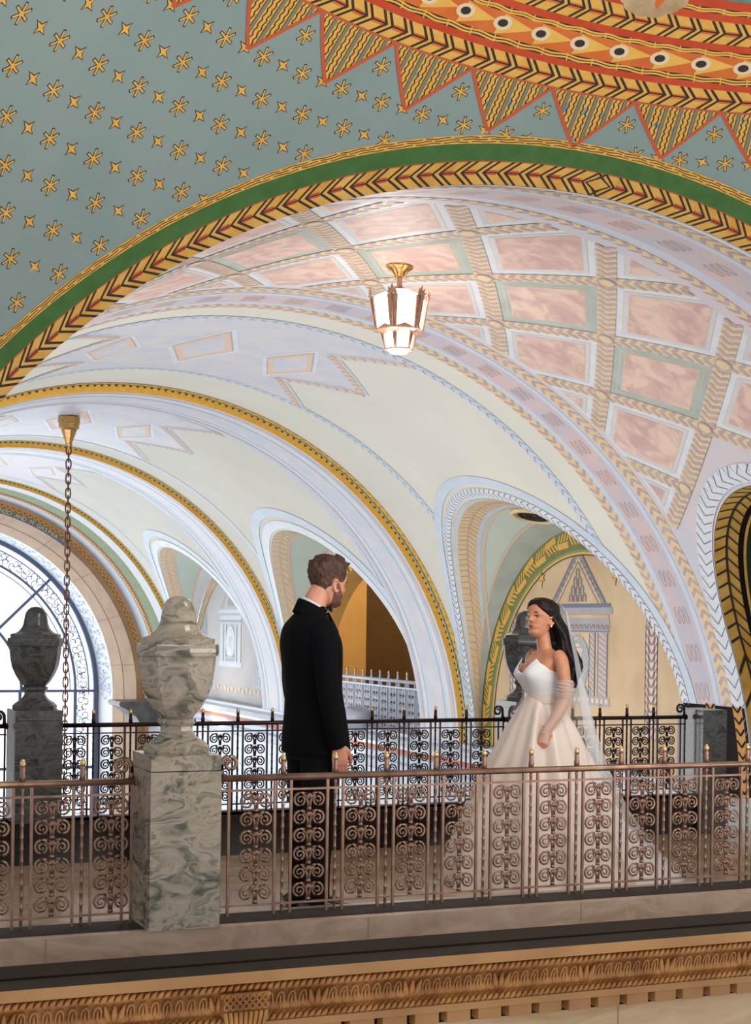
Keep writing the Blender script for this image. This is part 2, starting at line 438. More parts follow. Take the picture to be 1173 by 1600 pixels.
def herring_dome(p0, p1, per=2.169, a_first=-0.17):
    pm = (p0+p1)/2+0.1*(p1-p0)*0
    i = -52
    while i < 34:
        a = a_first+per*i; hw = 1.0
        # chevron: gold bar bounded by two dark lines, apex to the right
        for da, mm, wd, off in ((0, M_dark, 0.16, 0.009), (-0.66, M_dark, 0.16, 0.009)):
            for pe in (p0, p1):
                d.face([dome(a+da-wd, pm, off), dome(a+da+wd, pm, off), dome(a+da-hw+wd, pe, off), dome(a+da-hw-wd, pe, off)], mm)
        # centre bar between chevrons with the red shade
        d.face([dome(a+0.1, pm-0.10*(p1-p0), .0075), dome(a+per-0.7, pm-0.10*(p1-p0), .0075), dome(a+per-0.6, pm+0.13*(p1-p0), .0075), dome(a+0.0, pm+0.13*(p1-p0), .0075)], M_orange)
        d.face([dome(a+0.1, pm-0.035*(p1-p0), .0095), dome(a+per-0.6, pm-0.035*(p1-p0), .0095), dome(a+per-0.6, pm+0.035*(p1-p0), .0095), dome(a+0.1, pm+0.035*(p1-p0), .0095)], M_dark)
        i += 1
herring_dome(38.35, 39.55); herring_dome(34.42, 35.68, 2.3, -0.5)
for kk in range(-28, 20):        # the orange band of darts and eyes
    a = -0.96+4.03*kk
    d.metric = (0.083, 0.1427)
    d.paint([(a+0.40, 36.42), (a+0.38, 37.60), (a+3.9, 36.88)], dome, M_yel, 0.008)
    for r_, mm, of in ((0.062, M_ring, 0.010), (0.046, M_ring, 0.011), (0.034, M_dark, 0.012)):
        P = []
        for j in range(14):
            t = 2*pi*j/14; P.append((a+0.62+r_*1.25*cos(t)/0.083, 36.93+r_*sin(t)*0.9/0.1427))
        d.face([dome(p[0], p[1], of) for p in P], mm)
# painted cloud resting on the inner rings
for (a, p, r_) in ((-1.2, 34.15, .10), (-0.2, 34.1, .13), (0.9, 34.12, .12), (1.9, 33.8, .12), (0.4, 33.6, .2), (2.5, 33.6, .1), (-2.0, 33.8, .1)):
    P = [(a+r_*cos(2*pi*j/18)/0.08, p+r_*0.8*sin(2*pi*j/18)/0.1427) for j in range(18)]
    d.face([dome(q[0], q[1], 0.013+0.0005*a) for q in P], M_cloud)
d.face([dome(q[0], q[1], 0.019) for q in ((0.3, 33.5), (0.7, 34.1), (1.1, 34.25), (1.5, 33.5))], M_orange)
# bands round the great arch
def farc(y0, y1, mm, off, a0=-90, a1=90, n=120):
    for a in frange(a0, a1, n)[:-1]:
        s_ = (a1-a0)/n
        d.face([fband(a, y0, off), fband(a+s_, y0, off), fband(a+s_, y1, off), fband(a, y1, off)], mm, True)
farc(10.6, 10.462, M_goldl, 0.009); farc(10.462, 10.455, M_redt, 0.010)
farc(10.455, 10.348, M_green, 0.010); farc(10.348, 10.297, M_gold, 0.010)
n = 720
for i in range(n):
    a = -90+180*i/n; s_ = 180/n
    for c, of in ((10.337, 0.0), (10.322, 1.1), (10.308, 2.1)):
        w1, w2 = 0.0028*sin(i*0.9+of), 0.0028*sin((i+1)*0.9+of)
        if (i+int(of*3)) % 9 == 0: continue
        d.face([fband(a, c+w1-0.0026, 0.013), fband(a+s_, c+w2-0.0026, 0.013), fband(a+s_, c+w2+0.0026, 0.013), fband(a, c+w1+0.0026, 0.013)], M_dark)
per = 1.85; A0 = 3.02; ym = 10.527
for i in range(-50, 47):
    sg = -1 if i < 0 else 1
    a = A0+per*(i+(0 if sg > 0 else 1))+1.45*sg
    hw = 1.15
    for da in (0, -0.62*sg):
        for ye in (10.458, 10.6):
            d.face([fband(a+da-0.14, ym, 0.0125), fband(a+da+0.14, ym, 0.0125), fband(a+da-sg*hw+0.14, ye, 0.0125), fband(a+da-sg*hw-0.14, ye, 0.0125)], M_dark)
    b0_, b1_ = a+0.1*sg, a+sg*(per-0.66)
    d.face([fband(b0_, ym-.016, .0115), fband(b1_, ym-.016, .0115), fband(b1_, ym+.014, .0115), fband(b0_, ym+.014, .0115)], M_redt)
    d.face([fband(b0_, ym-.0035, .013), fband(b1_, ym-.0035, .013), fband(b1_, ym+.0035, .013), fband(b0_, ym+.0035, .013)], M_dark)
d.face([fband(A0-1.2, ym, .0135), fband(A0, ym-.05, .0135), fband(A0+1.2, ym, .0135), fband(A0, ym+.05, .0135)], M_dark)
d.face([fband(A0-0.95, ym, .0145), fband(A0, ym-.038, .0145), fband(A0+0.95, ym, .0145), fband(A0, ym+.038, .0145)], M_goldl)
struct(d.build('ceiling'))

# ------------------------------------------------------------------ long barrel vault
def VR(y, base=6.0):
    if y < 12.2: return 5.73+(base-5.73)*max(0, (y-10.6)/1.6)
    return base
def VX(y): return 6.06-0.06*min(1, max(0, (y-10.6)/1.6))
CUR = [6.0]
def vault(y, ph, off=0.0):
    r = VR(y, CUR[0])-off*0.6; a = rad(ph)
    return (VX(y)+r*sin(a), y, E-2.3+r*cos(a))
ZS = E-2.3
LUN = {1: dict(y0=14.1, R=1.78, zc=-0.2), 2: dict(y0=20.4, R=3.15, zc=-1.3),
       3: dict(y0=29.1, R=3.5, zc=-1.7), 4: dict(y0=37.95, R=3.4, zc=-1.6)}
def hole_phi(L, y, base):
    z = L['zc']+sqrt(max(L['R']**2-(y-L['y0'])**2, 0))
    return math.degrees(math.acos(max(-1, min(1, (z+2.3)/base))))
def bay(v, y0, y1, base, mm, L=None, ny=10):
    """a length of vault from y0 to y1, pierced on the right by lunette L"""
    CUR[0] = base
    phA = frange(-90, 30, 80)
    if L is None:
        v.grid(vault, frange(y0, y1, ny), frange(-90, 90, 120), mm)
        return
    a, b = L['y0']-L['R'], L['y0']+L['R']
    yin = [L['y0']-L['R']*cos(pi*i/56) for i in range(57)]
    v.grid(vault, frange(y0, a, 5), frange(-90, 90, 120), mm)
    v.grid(vault, frange(b, y1, 5), frange(-90, 90, 120), mm)
    v.grid(vault, yin, phA, mm)
    v.grid(lambda y, t: vault(y, 30+(hole_phi(L, y, base)-30)*t), yin, frange(0, 1, 20), mm)
v = MB(); v.metric = (1.0, 0.1047)
bay(v, 10.6, 16.05, 6.0, M_vpale, LUN[1])
bay(v, 16.05, 17.24, 6.0, M_vpale, None, 4)
bay(v, 17.24, 24.0, 6.0, M_cream, LUN[2])
bay(v, 24.0, 25.58, 5.88, M_vblue, None, 4)
bay(v, 25.58, 32.85, 6.0, M_cream, LUN[3])
bay(v, 32.85, 34.5, 5.88, M_vblue, None, 4)
bay(v, 34.5, 41.6, 6.0, M_cream, LUN[4])
bay(v, 41.6, 42.35, 5.9, M_vblue, None, 4)
def fan(y, ra, rb, mm):            # upright face of a step in the vault
    A = frange(-90, 90, 90)
    for a in A[:-1]:
        f = lambda r, t: (6+r*sin(rad(t)), y, ZS+r*cos(rad(t)))
        v.face([f(ra, a), f(ra, a+2), f(rb, a+2), f(rb, a)], mm)
for y, ra, rb, mm in ((24.0, 5.88, 6.02, M_rib), (25.58, 5.88, 6.02, M_vblue), (32.85, 5.88, 6.02, M_rib), (34.5, 5.88, 6.02, M_vblue), (41.6, 5.9, 6.02, M_rib)): fan(y, ra, rb, mm)
CUR[0] = 6.0
def vline(pts, w_, mm, off=0.006, maxe=0.3):
    for p, q in zip(pts[:-1], pts[1:]): v.line(p, q, w_, vault, mm, off, maxe)
def strip(pts_c, w_, ground, ink, per, off=0.005, lw=0.012, slant=0.6, rev=False, double=True):
    """painted herringbone strip along a surface polyline: (y, phi) points"""
    M2 = (1.0, 0.1047)
    # arc-length walk
    P = [(p[0]*M2[0], p[1]*M2[1]) for p in pts_c]
    vline(pts_c, w_, ground, off)
    tot = 0; segs = []
    for p, q in zip(P[:-1], P[1:]):
        l = math.hypot(q[0]-p[0], q[1]-p[1]); segs.append((tot, l, p, q)); tot += l
    def at(s):
        for t0, l, p, q in segs:
            if s <= t0+l or (t0, l, p, q) == segs[-1]:
                t = (s-t0)/l; dx, dy = (q[0]-p[0])/l, (q[1]-p[1])/l
                return p[0]+(q[0]-p[0])*t, p[1]+(q[1]-p[1])*t, dx, dy
    s = per*0.5
    while s < tot-per*0.3:
        x, y, dx, dy = at(s); nx, ny = -dy, dx
        sl = -slant if rev else slant
        for side in ((-1, 1) if double else (1,)):
            h = w_/2*0.92*side
            A = (x, y); B = (x+nx*h+dx*sl*w_/2, y+ny*h+dy*sl*w_/2)
            v.line((A[0], A[1]/0.1047), (B[0], B[1]/0.1047), lw, vault, ink, off+0.004, 0.5)
        s += per
# bay 1 borders, near and far
for y0, y1, mm in ((10.62, 10.70, M_vwhite), (10.94, 11.04, M_vblue), (11.04, 11.66, M_pinkb), (11.66, 11.78, M_vblue),
                   (16.42, 16.52, M_vblue), (16.52, 16.98, M_pinkb), (16.98, 17.10, M_vblue)):
    v.grid(lambda a, b: vault(a, b, 0.005), [y0, y1], frange(-80, 88, 112), mm)
for yc, rev in ((10.82, False), (12.0, True), (16.24, False), (17.2, True)):
    strip([(yc, a) for a in frange(-60, 88, 74)], 0.22, M_vgold, M_mauve, 0.15, 0.006, 0.045, 0.9, rev)
for k in range(-10, 17):          # little roundels along the pink bands
    for yc in (11.35, 16.75):
        ph = k*5.0+1
        for s_ in (-0.10, 0, 0.10):
            c = (yc+s_, ph)
            for j in range(10):
                t0, t1 = 2*pi*j/10, 2*pi*(j+1)/10
                r_ = 0.055
                v.line((c[0]+r_*0.6*cos(t0), c[1]+r_*2.2*sin(t0)/0.1047), (c[0]+r_*0.6*cos(t1), c[1]+r_*2.2*sin(t1)/0.1047), 0.010, vault, M_mauve, 0.012, 0.5)
# coffer lattice of bay 1
YL0, DYL, PH0, DPH = 14.15, 1.17, 26.6, 7.45
rim1 = LUN[1]
def in_hole(y, ph, grow=0.34):
    z = -2.3+6*cos(rad(ph)); L = rim1
    if z < L['zc']: return abs(y-L['y0']) < L['R']+grow
    return math.hypot(y-L['y0'], z-L['zc']) < L['R']+grow
def clip_poly(poly, y0, y1):
    for s_, lim in ((1, y0), (-1, y1)):
        out = []
        for i in range(len(poly)):
            a, b = poly[i-1], poly[i]
            fa, fb = s_*(a[0]-lim), s_*(b[0]-lim)
            if (fa < 0) != (fb < 0):
                t = fa/(fa-fb); out.append((a[0]+(b[0]-a[0])*t, a[1]+(b[1]-a[1])*t))
            if fb >= 0: out.append(b)
        poly = out
        if len(poly) < 3: return None
    return poly
def coffer(yc, pc):
    green = abs(yc-YL0) < 0.1
    for (s_, mm, off) in ((0.85, M_vgrn if green else M_vwhite, 0.008), (0.735, M_vgold, 0.010), (0.72, M_dust if not green else M_vgrn, 0.012), (0.65, M_vgold, 0.014), (0.635, M_pink, 0.016)):
        P = [(yc-DYL*s_, pc), (yc, pc-DPH*s_), (yc+DYL*s_, pc), (yc, pc+DPH*s_)]
        P = clip_poly(P, 12.16+(1-s_)*0.35, 16.08-(1-s_)*0.35)
        if P: v.paint(P, vault, mm, off, 0.28)
for i in range(-8, 9):
    for j in range(-2, 3):
        yc = YL0+j*DYL
        pc = PH0+DPH*(2*i+(1 if j % 2 == 0 else 0))
        if pc > 55 or pc < -62: continue
        if in_hole(yc, pc, 0.5): continue
        if in_hole(yc-0.5, pc+4, 0.1) or in_hole(yc+0.5, pc+4, 0.1) or in_hole(yc, pc+6, 0.1): continue
        coffer(yc, pc)
def lattice_rib(p, q):
    # keep the pieces clear of the lunette
    n = 8; run = []
    for i in range(n+1):
        t = i/n; c = (p[0]+(q[0]-p[0])*t, p[1]+(q[1]-p[1])*t)
        if 12.12 <= c[0] <= 16.12 and not in_hole(c[0], c[1], 0.3): run.append(c)
        else:
            if len(run) > 1: strip([run[0], run[-1]], 0.20, M_vgold, M_mauve, 0.125, 0.018, 0.05, 0.9, q[0] > p[0])
            run = []
    if len(run) > 1: strip([run[0], run[-1]], 0.20, M_vgold, M_mauve, 0.125, 0.018, 0.05, 0.9, q[0] > p[0])
for i in range(-6, 6):
    for j in range(-2, 3):
        yc = YL0+j*DYL; pc = PH0+DPH*(2*i+(0 if j % 2 == 0 else 1))
        if pc > 80: continue
        lattice_rib((yc, pc), (yc+DYL, pc+DPH)); lattice_rib((yc, pc), (yc-DYL, pc+DPH))
        if 12.3 < yc < 16 and not in_hole(yc, pc, 0.3):
            P = [(yc+0.1*cos(2*pi*t/14), pc+0.1*sin(2*pi*t/14)/0.1047) for t in range(14)]
            v.face([vault(a, b, 0.030) for a, b in P], M_mauve)
            P = [(yc+0.075*cos(2*pi*t/14), pc+0.075*sin(2*pi*t/14)/0.1047) for t in range(14)]
            v.face([vault(a, b, 0.033) for a, b in P], M_vgold)
# painted rims of the lunettes on the vault surface
def rim_pts(L, grow, n=44, base=6.0, low=-2.2):
    R = L['R']+grow; out = []
    for z in frange(low, L['zc'], 6)[:-1]: out.append((L['y0']+R, z))
    for i in range(n+1):
        a = pi*i/n; out.append((L['y0']+R*cos(a), L['zc']+R*sin(a)))
    for z in frange(L['zc'], low, 6)[1:]: out.append((L['y0']-R, z))
    return [(y, math.degrees(math.acos(max(-1, min(1, (z+2.3)/base))))) for y, z in out]
v_rims = ((1, 0.14, 0.26, M_vwhite, M_steel), (2, 0.09, 0.16, M_vwhite, M_steel), (2, 0.26, 0.16, M_vblue, None), (3, 0.12, 0.22, M_vwhite, None), (3, 0.36, 0.24, M_vblue, None), (4, 0.12, 0.22, M_vwhite, None), (4, 0.36, 0.24, M_vblue, None))
for li, g, w_, mm, ink in v_rims:
    P = rim_pts(LUN[li], g)
    if ink: strip(P, w_, mm, ink, 0.17 if li == 1 else 0.12, 0.02, 0.014, 1.0, False)
    else: vline(P, w_, mm, 0.017)
# bays 2, 3 and 4: border strips, mottled crown field with pointed edge
def crown(y0, y1, tip, mm, edge):
    yc = (y0+y1)/2; h = (y1-y0)/2
    for s_ in (1, -1):
        P = [(y0, 0), (y0, s_*(tip-2)), (yc-h*0.5, s_*(tip-9)), (yc, s_*tip), (yc+h*0.5, s_*(tip-9)), (y1, s_*(tip-2)), (y1, 0)]
        v.paint(P, vault, mm, 0.008, 0.35)
        for p, q in zip(P[1:-2], P[2:-1]):
            v.line(p, q, 0.22, vault, edge, 0.012, 0.4)
            strip([p, q], 0.12, M_peach, M_mauve, 0.16, 0.016, 0.03, 0.8)
    for (c, sz) in ((-12, 0.55), (0, 0.7), (12, 0.55)):
        for sc_, m_, of in ((1.0, M_vwhite, 0.012), (0.85, M_mauve, 0.014), (0.8, M_peach, 0.016), (0.62, M_dust, 0.018)):
            v.paint([(yc-h*sz*sc_, c), (yc, c-7*sz*sc_), (yc+h*sz*sc_, c), (yc, c+7*sz*sc_)], vault, m_, of, 0.35)
crown(18.0, 22.2, 23, M_dust, M_vblue); crown(26.2, 31.4, 23, M_dust, M_vblue); crown(35.2, 40.4, 22, M_vpale, M_vblue)
def bstrip(y, ph1, w_=0.22, ink=M_steel):
    strip([(y, a) for a in frange(-60, ph1, 50)], w_*0.85, M_vblue, ink, 0.15, 0.010, 0.010, 1.1)
bstrip(17.95, 58, 0.2); bstrip(22.2, 51.5, 0.2); bstrip(26.0, 61, 0.2, M_vwhite); bstrip(31.6, 53, 0.2, M_vwhite); bstrip(35.1, 61, 0.2, M_vwhite); bstrip(40.5, 55, 0.2, M_vwhite)
# gold leaf strips painted next to the gilt ribs, and ticks on the ribs
for yy in (23.86, 32.7, 41.45):
    strip([(yy, a) for a in frange(-60, 88, 74)], 0.18 if yy < 30 else 0.14, M_sage, M_dark, 0.14, 0.010, 0.016, 1.0)
    strip([(yy-0.06, a) for a in frange(-60, 88, 74)], 0.13 if yy < 30 else 0.10, M_rib, M_dark, 0.16, 0.014, 0.012, 0.9, False, False)
f = lambda r, t, y: (6+r*sin(rad(t)), y, ZS+r*cos(rad(t)))
for yy in (24.0, 32.85, 41.6):
    a = -60.0
    while a < 88:
        v.face([f(6.005, a, yy-0.006), f(6.005, a+0.75, yy-0.006), f(5.965, a+0.35, yy-0.006)], M_dark); a += 1.1
# bands behind the ribs
for y0, y1 in ((24.0, 25.58), (32.85, 34.5)):
    CUR[0] = 5.88
    for a_, b_, mm in ((0.10, 0.24, M_pinkb), (0.24, 0.34, M_vwhite), (0.48, 1.10, M_dust), (1.20, 1.30, M_vwhite), (1.38, 1.5, M_pinkb)):
        v.grid(lambda p, q: vault(p, q, 0.006), [y0+a_, y0+b_], frange(-70, 88, 100), mm)
CUR[0] = 6.0
# shadow painted in dark brown on the lower pier between the first two lunettes
v.grid(lambda y, z: vault(y, math.degrees(math.acos(max(-1, min(1, (z+2.3)/6.0)))), 0.022), frange(15.9, 17.22, 4), frange(-2.29, -1.02, 10), M_shadepaint)
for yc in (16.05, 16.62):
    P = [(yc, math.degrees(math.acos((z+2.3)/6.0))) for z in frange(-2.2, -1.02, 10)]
    strip(P, 0.19, M_shadegold, M_shadepaint, 0.15, 0.026, 0.03, 0.9)
struct(v.build('ceiling'))
# ------------------------------------------------------------------ lunettes: tunnels and back walls (right side of the arm)
XB = 12.12
def back_curve(L):
    if 'Rb' in L: return L['Rb'], L['zb']
    return L['R']+0.05, L['zc']-0.35
LUN[1].update(Rb=1.75, zb=-0.35); LUN[2].update(Rb=3.25, zb=-1.75)
wr = MB()
def tun(L, zlow=-2.4):
    """returns fn(theta_index t in 0..1, s in metres from the front edge, off) and depth"""
    Rb, zb = back_curve(L); y0 = L['y0']
    def edge(t, R, zc, zl):
        # t 0..1 : right leg up, arch, left leg down (legs take 12% each)
        if t < 0.12: return y0-R, zl+(zc-zl)*t/0.12
        if t > 0.88: return y0+R, zl+(zc-zl)*(1-t)/0.12
        a = pi-(t-0.12)/0.76*pi
        return y0+R*cos(a), zc+R*sin(a)
    def fn(t, s, off=0.0):
        y1, z1 = edge(t, L['R']-off, L['zc'], -2.3)
        y2, z2 = edge(t, Rb-off, zb, -2.3)
        x1 = 6+sqrt(max(36-(z1+2.3)**2, 0)); D = XB-x1
        u = max(-0.02, min(1.0, s/max(D, 1e-3)))
        return (x1+(XB-x1)*u, y1+(y2-y1)*u, E+z1+(z2-z1)*u)
    def depth(t):
        y1, z1 = edge(t, L['R'], L['zc'], -2.3)
        return XB-(6+sqrt(max(36-(z1+2.3)**2, 0)))
    return fn, depth
def tun_mesh(L, mm):
    fn, depth = tun(L)
    wr.grid(lambda t, u: fn(t, u*depth(t)), frange(0, 1, 90), frange(0, 1, 6), mm)
def tun_band(L, s0, s1, mm, off, ta=0.0, tb=1.0, frac=False):
    fn, depth = tun(L)
    n = 90
    for i in range(n):
        t0 = ta+(tb-ta)*i/n; t1 = ta+(tb-ta)*(i+1)/n
        g = lambda t, s: fn(t, s*depth(t) if frac else min(s, depth(t)*0.98), off)
        wr.face([g(t0, s0), g(t1, s0), g(t1, s1), g(t0, s1)], mm, True)
def tun_chev(L, s0, s1, ink, off, per, lw=0.012, slant=0.12):
    fn, depth = tun(L)
    Rm = L['R']; tot = pi*Rm/0.76; n = int(tot/per); sm_ = (s0+s1)/2
    for i in range(n):
        t = i/n; dt = lw/tot
        for se in (s0, s1):
            if depth(t) < 0.25: continue
            g = lambda tt, s: fn(min(max(tt, 0), 1), min(s, depth(t)*0.98), off)
            wr.face([g(t, sm_), g(t+dt, sm_), g(t+dt+slant/tot, se), g(t+slant/tot, se)], ink)
    for i in range(60):
        t0, t1 = i/60, (i+1)/60
        g = lambda t, s: fn(t, min(s, depth(t)*0.98), off)
        wr.face([g(t0, sm_-lw*0.6), g(t1, sm_-lw*0.6), g(t1, sm_+lw*0.6), g(t0, sm_+lw*0.6)], ink)
DK = LUN[1]
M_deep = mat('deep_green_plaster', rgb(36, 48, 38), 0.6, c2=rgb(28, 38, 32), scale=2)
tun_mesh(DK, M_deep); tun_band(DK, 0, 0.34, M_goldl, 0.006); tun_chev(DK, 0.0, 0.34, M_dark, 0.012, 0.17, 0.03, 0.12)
tun_band(DK, 0.34, 0.42, M_shadepaint, 0.008); tun_band(DK, 0.42, 0.46, M_goldl, 0.008)
G2 = LUN[2]
tun_mesh(G2, M_paleg)
tun_band(G2, 0, 0.10, M_vwhite, 0.006); tun_band(G2, 0.10, 0.44, M_vgold, 0.006); tun_chev(G2, 0.10, 0.44, M_mauve, 0.012, 0.12, 0.014, 0.1)
tun_band(G2, 0.44, 0.52, M_vblue, 0.006); tun_band(G2, 0.56, 0.60, M_peach, 0.008)
tun_band(G2, 0.70, 1.0, M_vgrn, 0.007, 0.0, 1.0, True); tun_band(G2, 0.68, 0.71, M_peach, 0.010, 0.0, 1.0, True)
for k_ in (3, 4):
    G = LUN[k_]
    tun_mesh(G, M_paleg)
    tun_band(G, 0, 0.34, M_ring, 0.006); tun_chev(G, 0.0, 0.34, M_peach, 0.012, 0.22, 0.03, 0.12); tun_band(G, 0.34, 0.42, M_peach, 0.008)
    tun_band(G, 0.74, 1.0, M_vwhite, 0.007, 0.0, 1.0, True); tun_band(G, 0.72, 0.755, M_peach, 0.010, 0.0, 1.0, True)
# back walls (tympana) in the plane X = XB
def disc(y0, zc, R, x, mm, n=64, zl=-2.4, r0=None):
    def pt(r, a): return (x, y0+r*cos(a), E+zc+r*sin(a))
    for i in range(n):
        a0, a1 = pi*i/n, pi*(i+1)/n
        if r0 is None: wr.face([(x, y0, E+zc), pt(R, a0), pt(R, a1)], mm)
        else: wr.face([pt(r0, a0), pt(R, a0), pt(R, a1), pt(r0, a1)], mm)
    if r0 is None: wr.face([(x, y0-R, E+zc), (x, y0+R, E+zc), (x, y0+R, E+zl), (x, y0-R, E+zl)], mm)
    else:
        for s_ in (-1, 1): wr.face([(x, y0+s_*r0, E+zc), (x, y0+s_*R, E+zc), (x, y0+s_*R, E+zl), (x, y0+s_*r0, E+zl)], mm)
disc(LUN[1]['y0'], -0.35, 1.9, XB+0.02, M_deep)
def leafband(y0, zc, r0, r1, x, ink, mm, per=0.37):
    """sprays of leaves following a painted arch"""
    n = int(pi*(r0+r1)/2/per)
    rm = (r0+r1)/2; w_ = r1-r0
    for i in range(-3, n+3):
        a = pi*i/n
        def pt(s, r):      # s metres along, r radius
            aa = a+s/rm
            if aa < 0: return (x, y0+r, E+zc+aa*rm)
            if aa > pi: return (x, y0-r, E+zc-(aa-pi)*rm)
            return (x, y0+r*cos(aa), E+zc+r*sin(aa))
        sd = 1 if i % 2 else -1
        c = rm
        for q in range(4):
            s0 = q*0.09
            rA = c-sd*w_*0.05; rB = c+sd*w_*0.46
            wr.face([pt(s0, rA), pt(s0+0.05, rA), pt(s0+0.13, rB), pt(s0+0.09, rB)], mm)
        for q in range(3):
            rr = c-sd*w_*(0.12+0.14*q)
            wr.face([pt(0.0, rr-0.016), pt(0.34, rr-0.016-sd*0.02), pt(0.34, rr+0.016-sd*0.02), pt(0.0, rr+0.016)], mm)
def star_w(y, z, s, x):
    for sc_, mm, of in ((1.2, M_dark, 0.0), (1.0, M_gold, -0.004)):
        c = (x+of, y, E+z)
        P = [(x+of, y+s*sc_*(1.3 if k % 6 == 0 else (1 if k % 2 == 0 else 0.42))*sin(2*pi*k/12), E+z+s*sc_*(1.5 if k % 6 == 0 else (0.9 if k % 2 == 0 else 0.42))*cos(2*pi*k/12)) for k in range(12)]
        for k in range(12): wr.face([c, P[k], P[(k+1) % 12]], mm)
def rectw(x, y0, y1, z0, z1, mm): wr.face([(x, y0, E+z0), (x, y1, E+z0), (x, y1, E+z1), (x, y0, E+z1)], mm)
def linew(x, p, q, w_, mm):
    a = Vector((p[0], p[1])); b = Vector((q[0], q[1])); dd = (b-a); n_ = Vector((-dd.y, dd.x)).normalized()*w_/2
    wr.face([(x, t.x, E+t.y) for t in (a+n_, b+n_, b-n_, a-n_)], mm)
def archw(x, yc, zb, r, w_, mm, hs=0.0, n=12):
    P = [(yc+r, zb)]+[(yc+r*cos(pi*i/n), zb+hs+r*sin(pi*i/n)) for i in range(n+1)]+[(yc-r, zb)]
    for p, q in zip(P[:-1], P[1:]): linew(x, p, q, w_, mm)
def leafcol(x, yc, z0, z1, hw, mm, fill=None):
    if fill: wr.face([(x+0.002, yc-hw, E+z0), (x+0.002, yc+hw, E+z0), (x+0.002, yc+hw, E+z1-0.25), (x+0.002, yc, E+z1), (x+0.002, yc-hw, E+z1-0.25)], fill)
    z = z0
    while z < z1-0.1:
        k_ = min(1, (z1-z)/0.35)
        for s_ in (-1, 1):
            linew(x-0.002, (yc, z), (yc+s_*hw*k_, z+0.17), 0.014, mm)
            linew(x-0.003, (yc+s_*hw*k_*0.95, z-0.03), (yc+s_*hw*k_, z+0.17), 0.012, mm)
            linew(x-0.002, (yc+s_*hw*0.3, z), (yc+s_*hw*k_*0.6, z+0.22), 0.012, mm)
        z += 0.12
def temple(x, yc, ink, fill, med, pale, gold, strong=True):
    W = 0.92
    z0, zc_, ze, zr, zt = -1.16, -0.12, 0.10, 0.30, 1.15
    rectw(x, yc-0.95, yc+0.95, z0-0.06, z0+0.08, fill)                       # base
    for k in range(14): rectw(x-0.003, yc-0.9+k*0.13, yc-0.83+k*0.13, z0-0.02, z0+0.05, pale)
    for s_ in (-1, 1):                                                      # paired columns
        for c_, w_ in ((0.74, 0.13), (0.44, 0.08)):
            rectw(x, yc+s_*c_-w_, yc+s_*c_+w_, z0+0.08, zc_, fill)
            z = z0+0.1
            while z < zc_-0.08:
                linew(x-0.003, (yc+s_*c_-w_*0.8, z), (yc+s_*c_+w_*0.8, z+0.09), 0.02, pale)
                z += 0.085
            for e_ in (-1, 1): linew(x-0.004, (yc+s_*c_+e_*w_, z0+0.08), (yc+s_*c_+e_*w_, zc_), 0.014, ink)
    rectw(x-0.001, yc-W, yc+W, zc_, ze, fill)
    for k in range(15): archw(x-0.004, yc-W+0.07+k*0.126, zc_+0.05, 0.04, 0.014, ink, 0.03, 6)
    for k in range(15): archw(x-0.005, yc-W+0.07+k*0.126, zc_+0.05, 0.02, 0.014, gold, 0.03, 6)
    linew(x-0.004, (yc-W, zc_+0.02), (yc+W, zc_+0.02), 0.016, ink)
    rectw(x-0.002, yc-W+0.02, yc+W-0.02, ze, ze+0.05, gold)
    rectw(x-0.002, yc-W-0.08, yc+W+0.08, ze+0.06, zr-0.04, fill); rectw(x-0.003, yc-W-0.03, yc+W+0.03, zr-0.04, zr+0.02, ink)
    tri = [(yc-0.80, zr+0.02), (yc+0.80, zr+0.02), (yc, zt)]
    wr.face([(x-0.001, p[0], E+p[1]) for p in tri], gold)
    for ins, w_ in ((0, 0.045), (0.10, 0.02), (0.24, 0.02)):
        k = 1-ins
        P = [(yc-0.80*k, zr+0.02), (yc, zr+0.02+(zt-zr)*k), (yc+0.80*k, zr+0.02)]
        linew(x-0.004, P[0], P[1], w_, ink); linew(x-0.004, P[1], P[2], w_, ink)
    for k in range(7):
        for s_ in (-1, 1):
            t = (k+0.7)/8
            archw(x-0.005, yc+s_*0.68*(1-t), zr+0.06+(zt-zr)*0.80*t, 0.035, 0.013, ink, 0.01, 6)
    for rw, n_ in ((0, 4), (1, 3), (2, 2), (3, 1)):
        for i in range(n_):
            yy = yc+(i-(n_-1)/2)*0.135
            for r_, mm in ((0.055, ink), (0.03, ink)): archw(x-0.006, yy, zr+0.05+rw*0.13, r_, 0.013, mm, 0.07, 8)
    # oval medallion with a castle and flower stems
    P = []
    for i in range(40):
        a = 2*pi*i/40; r = 1+(0.03 if i % 2 else -0.02)
        P.append((x-0.003, yc+0.36*r*cos(a), E-0.58+0.42*r*sin(a)))
    c = (x-0.003, yc, E-0.58)
    for i in range(40): wr.face([c, P[i], P[(i+1) % 40]], med)
    xx = x-0.007
    for k in range(4): rectw(xx, yc-0.15+k*0.09, yc-0.10+k*0.09, -0.72, -0.42, pale)
    rectw(xx, yc-0.17, yc+0.20, -0.42, -0.36, pale); rectw(xx, yc-0.10, yc+0.13, -0.34, -0.29, pale); rectw(xx, yc-0.15, yc+0.18, -0.80, -0.74, pale)
    archw(xx, yc+0.01, -0.30, 0.09, 0.02, pale, 0.0); rectw(xx, yc-0.14, yc+0.18, -0.90, -0.84, pale)
    for s_ in (-1, 1):
        for k in range(5): linew(xx, (yc+s_*0.25, -0.80+k*0.07), (yc+s_*(0.25+(0.05 if k % 2 else -0.05)), -0.74+k*0.07), 0.02, pale)
    for k in range(7):      # mountain zigzag at its foot
        linew(xx, (yc-0.42+k*0.12, -1.05), (yc-0.36+k*0.12, -0.93), 0.03, med); linew(xx, (yc-0.36+k*0.12, -0.93), (yc-0.30+k*0.12, -1.05), 0.03, med)
x2 = XB+0.03
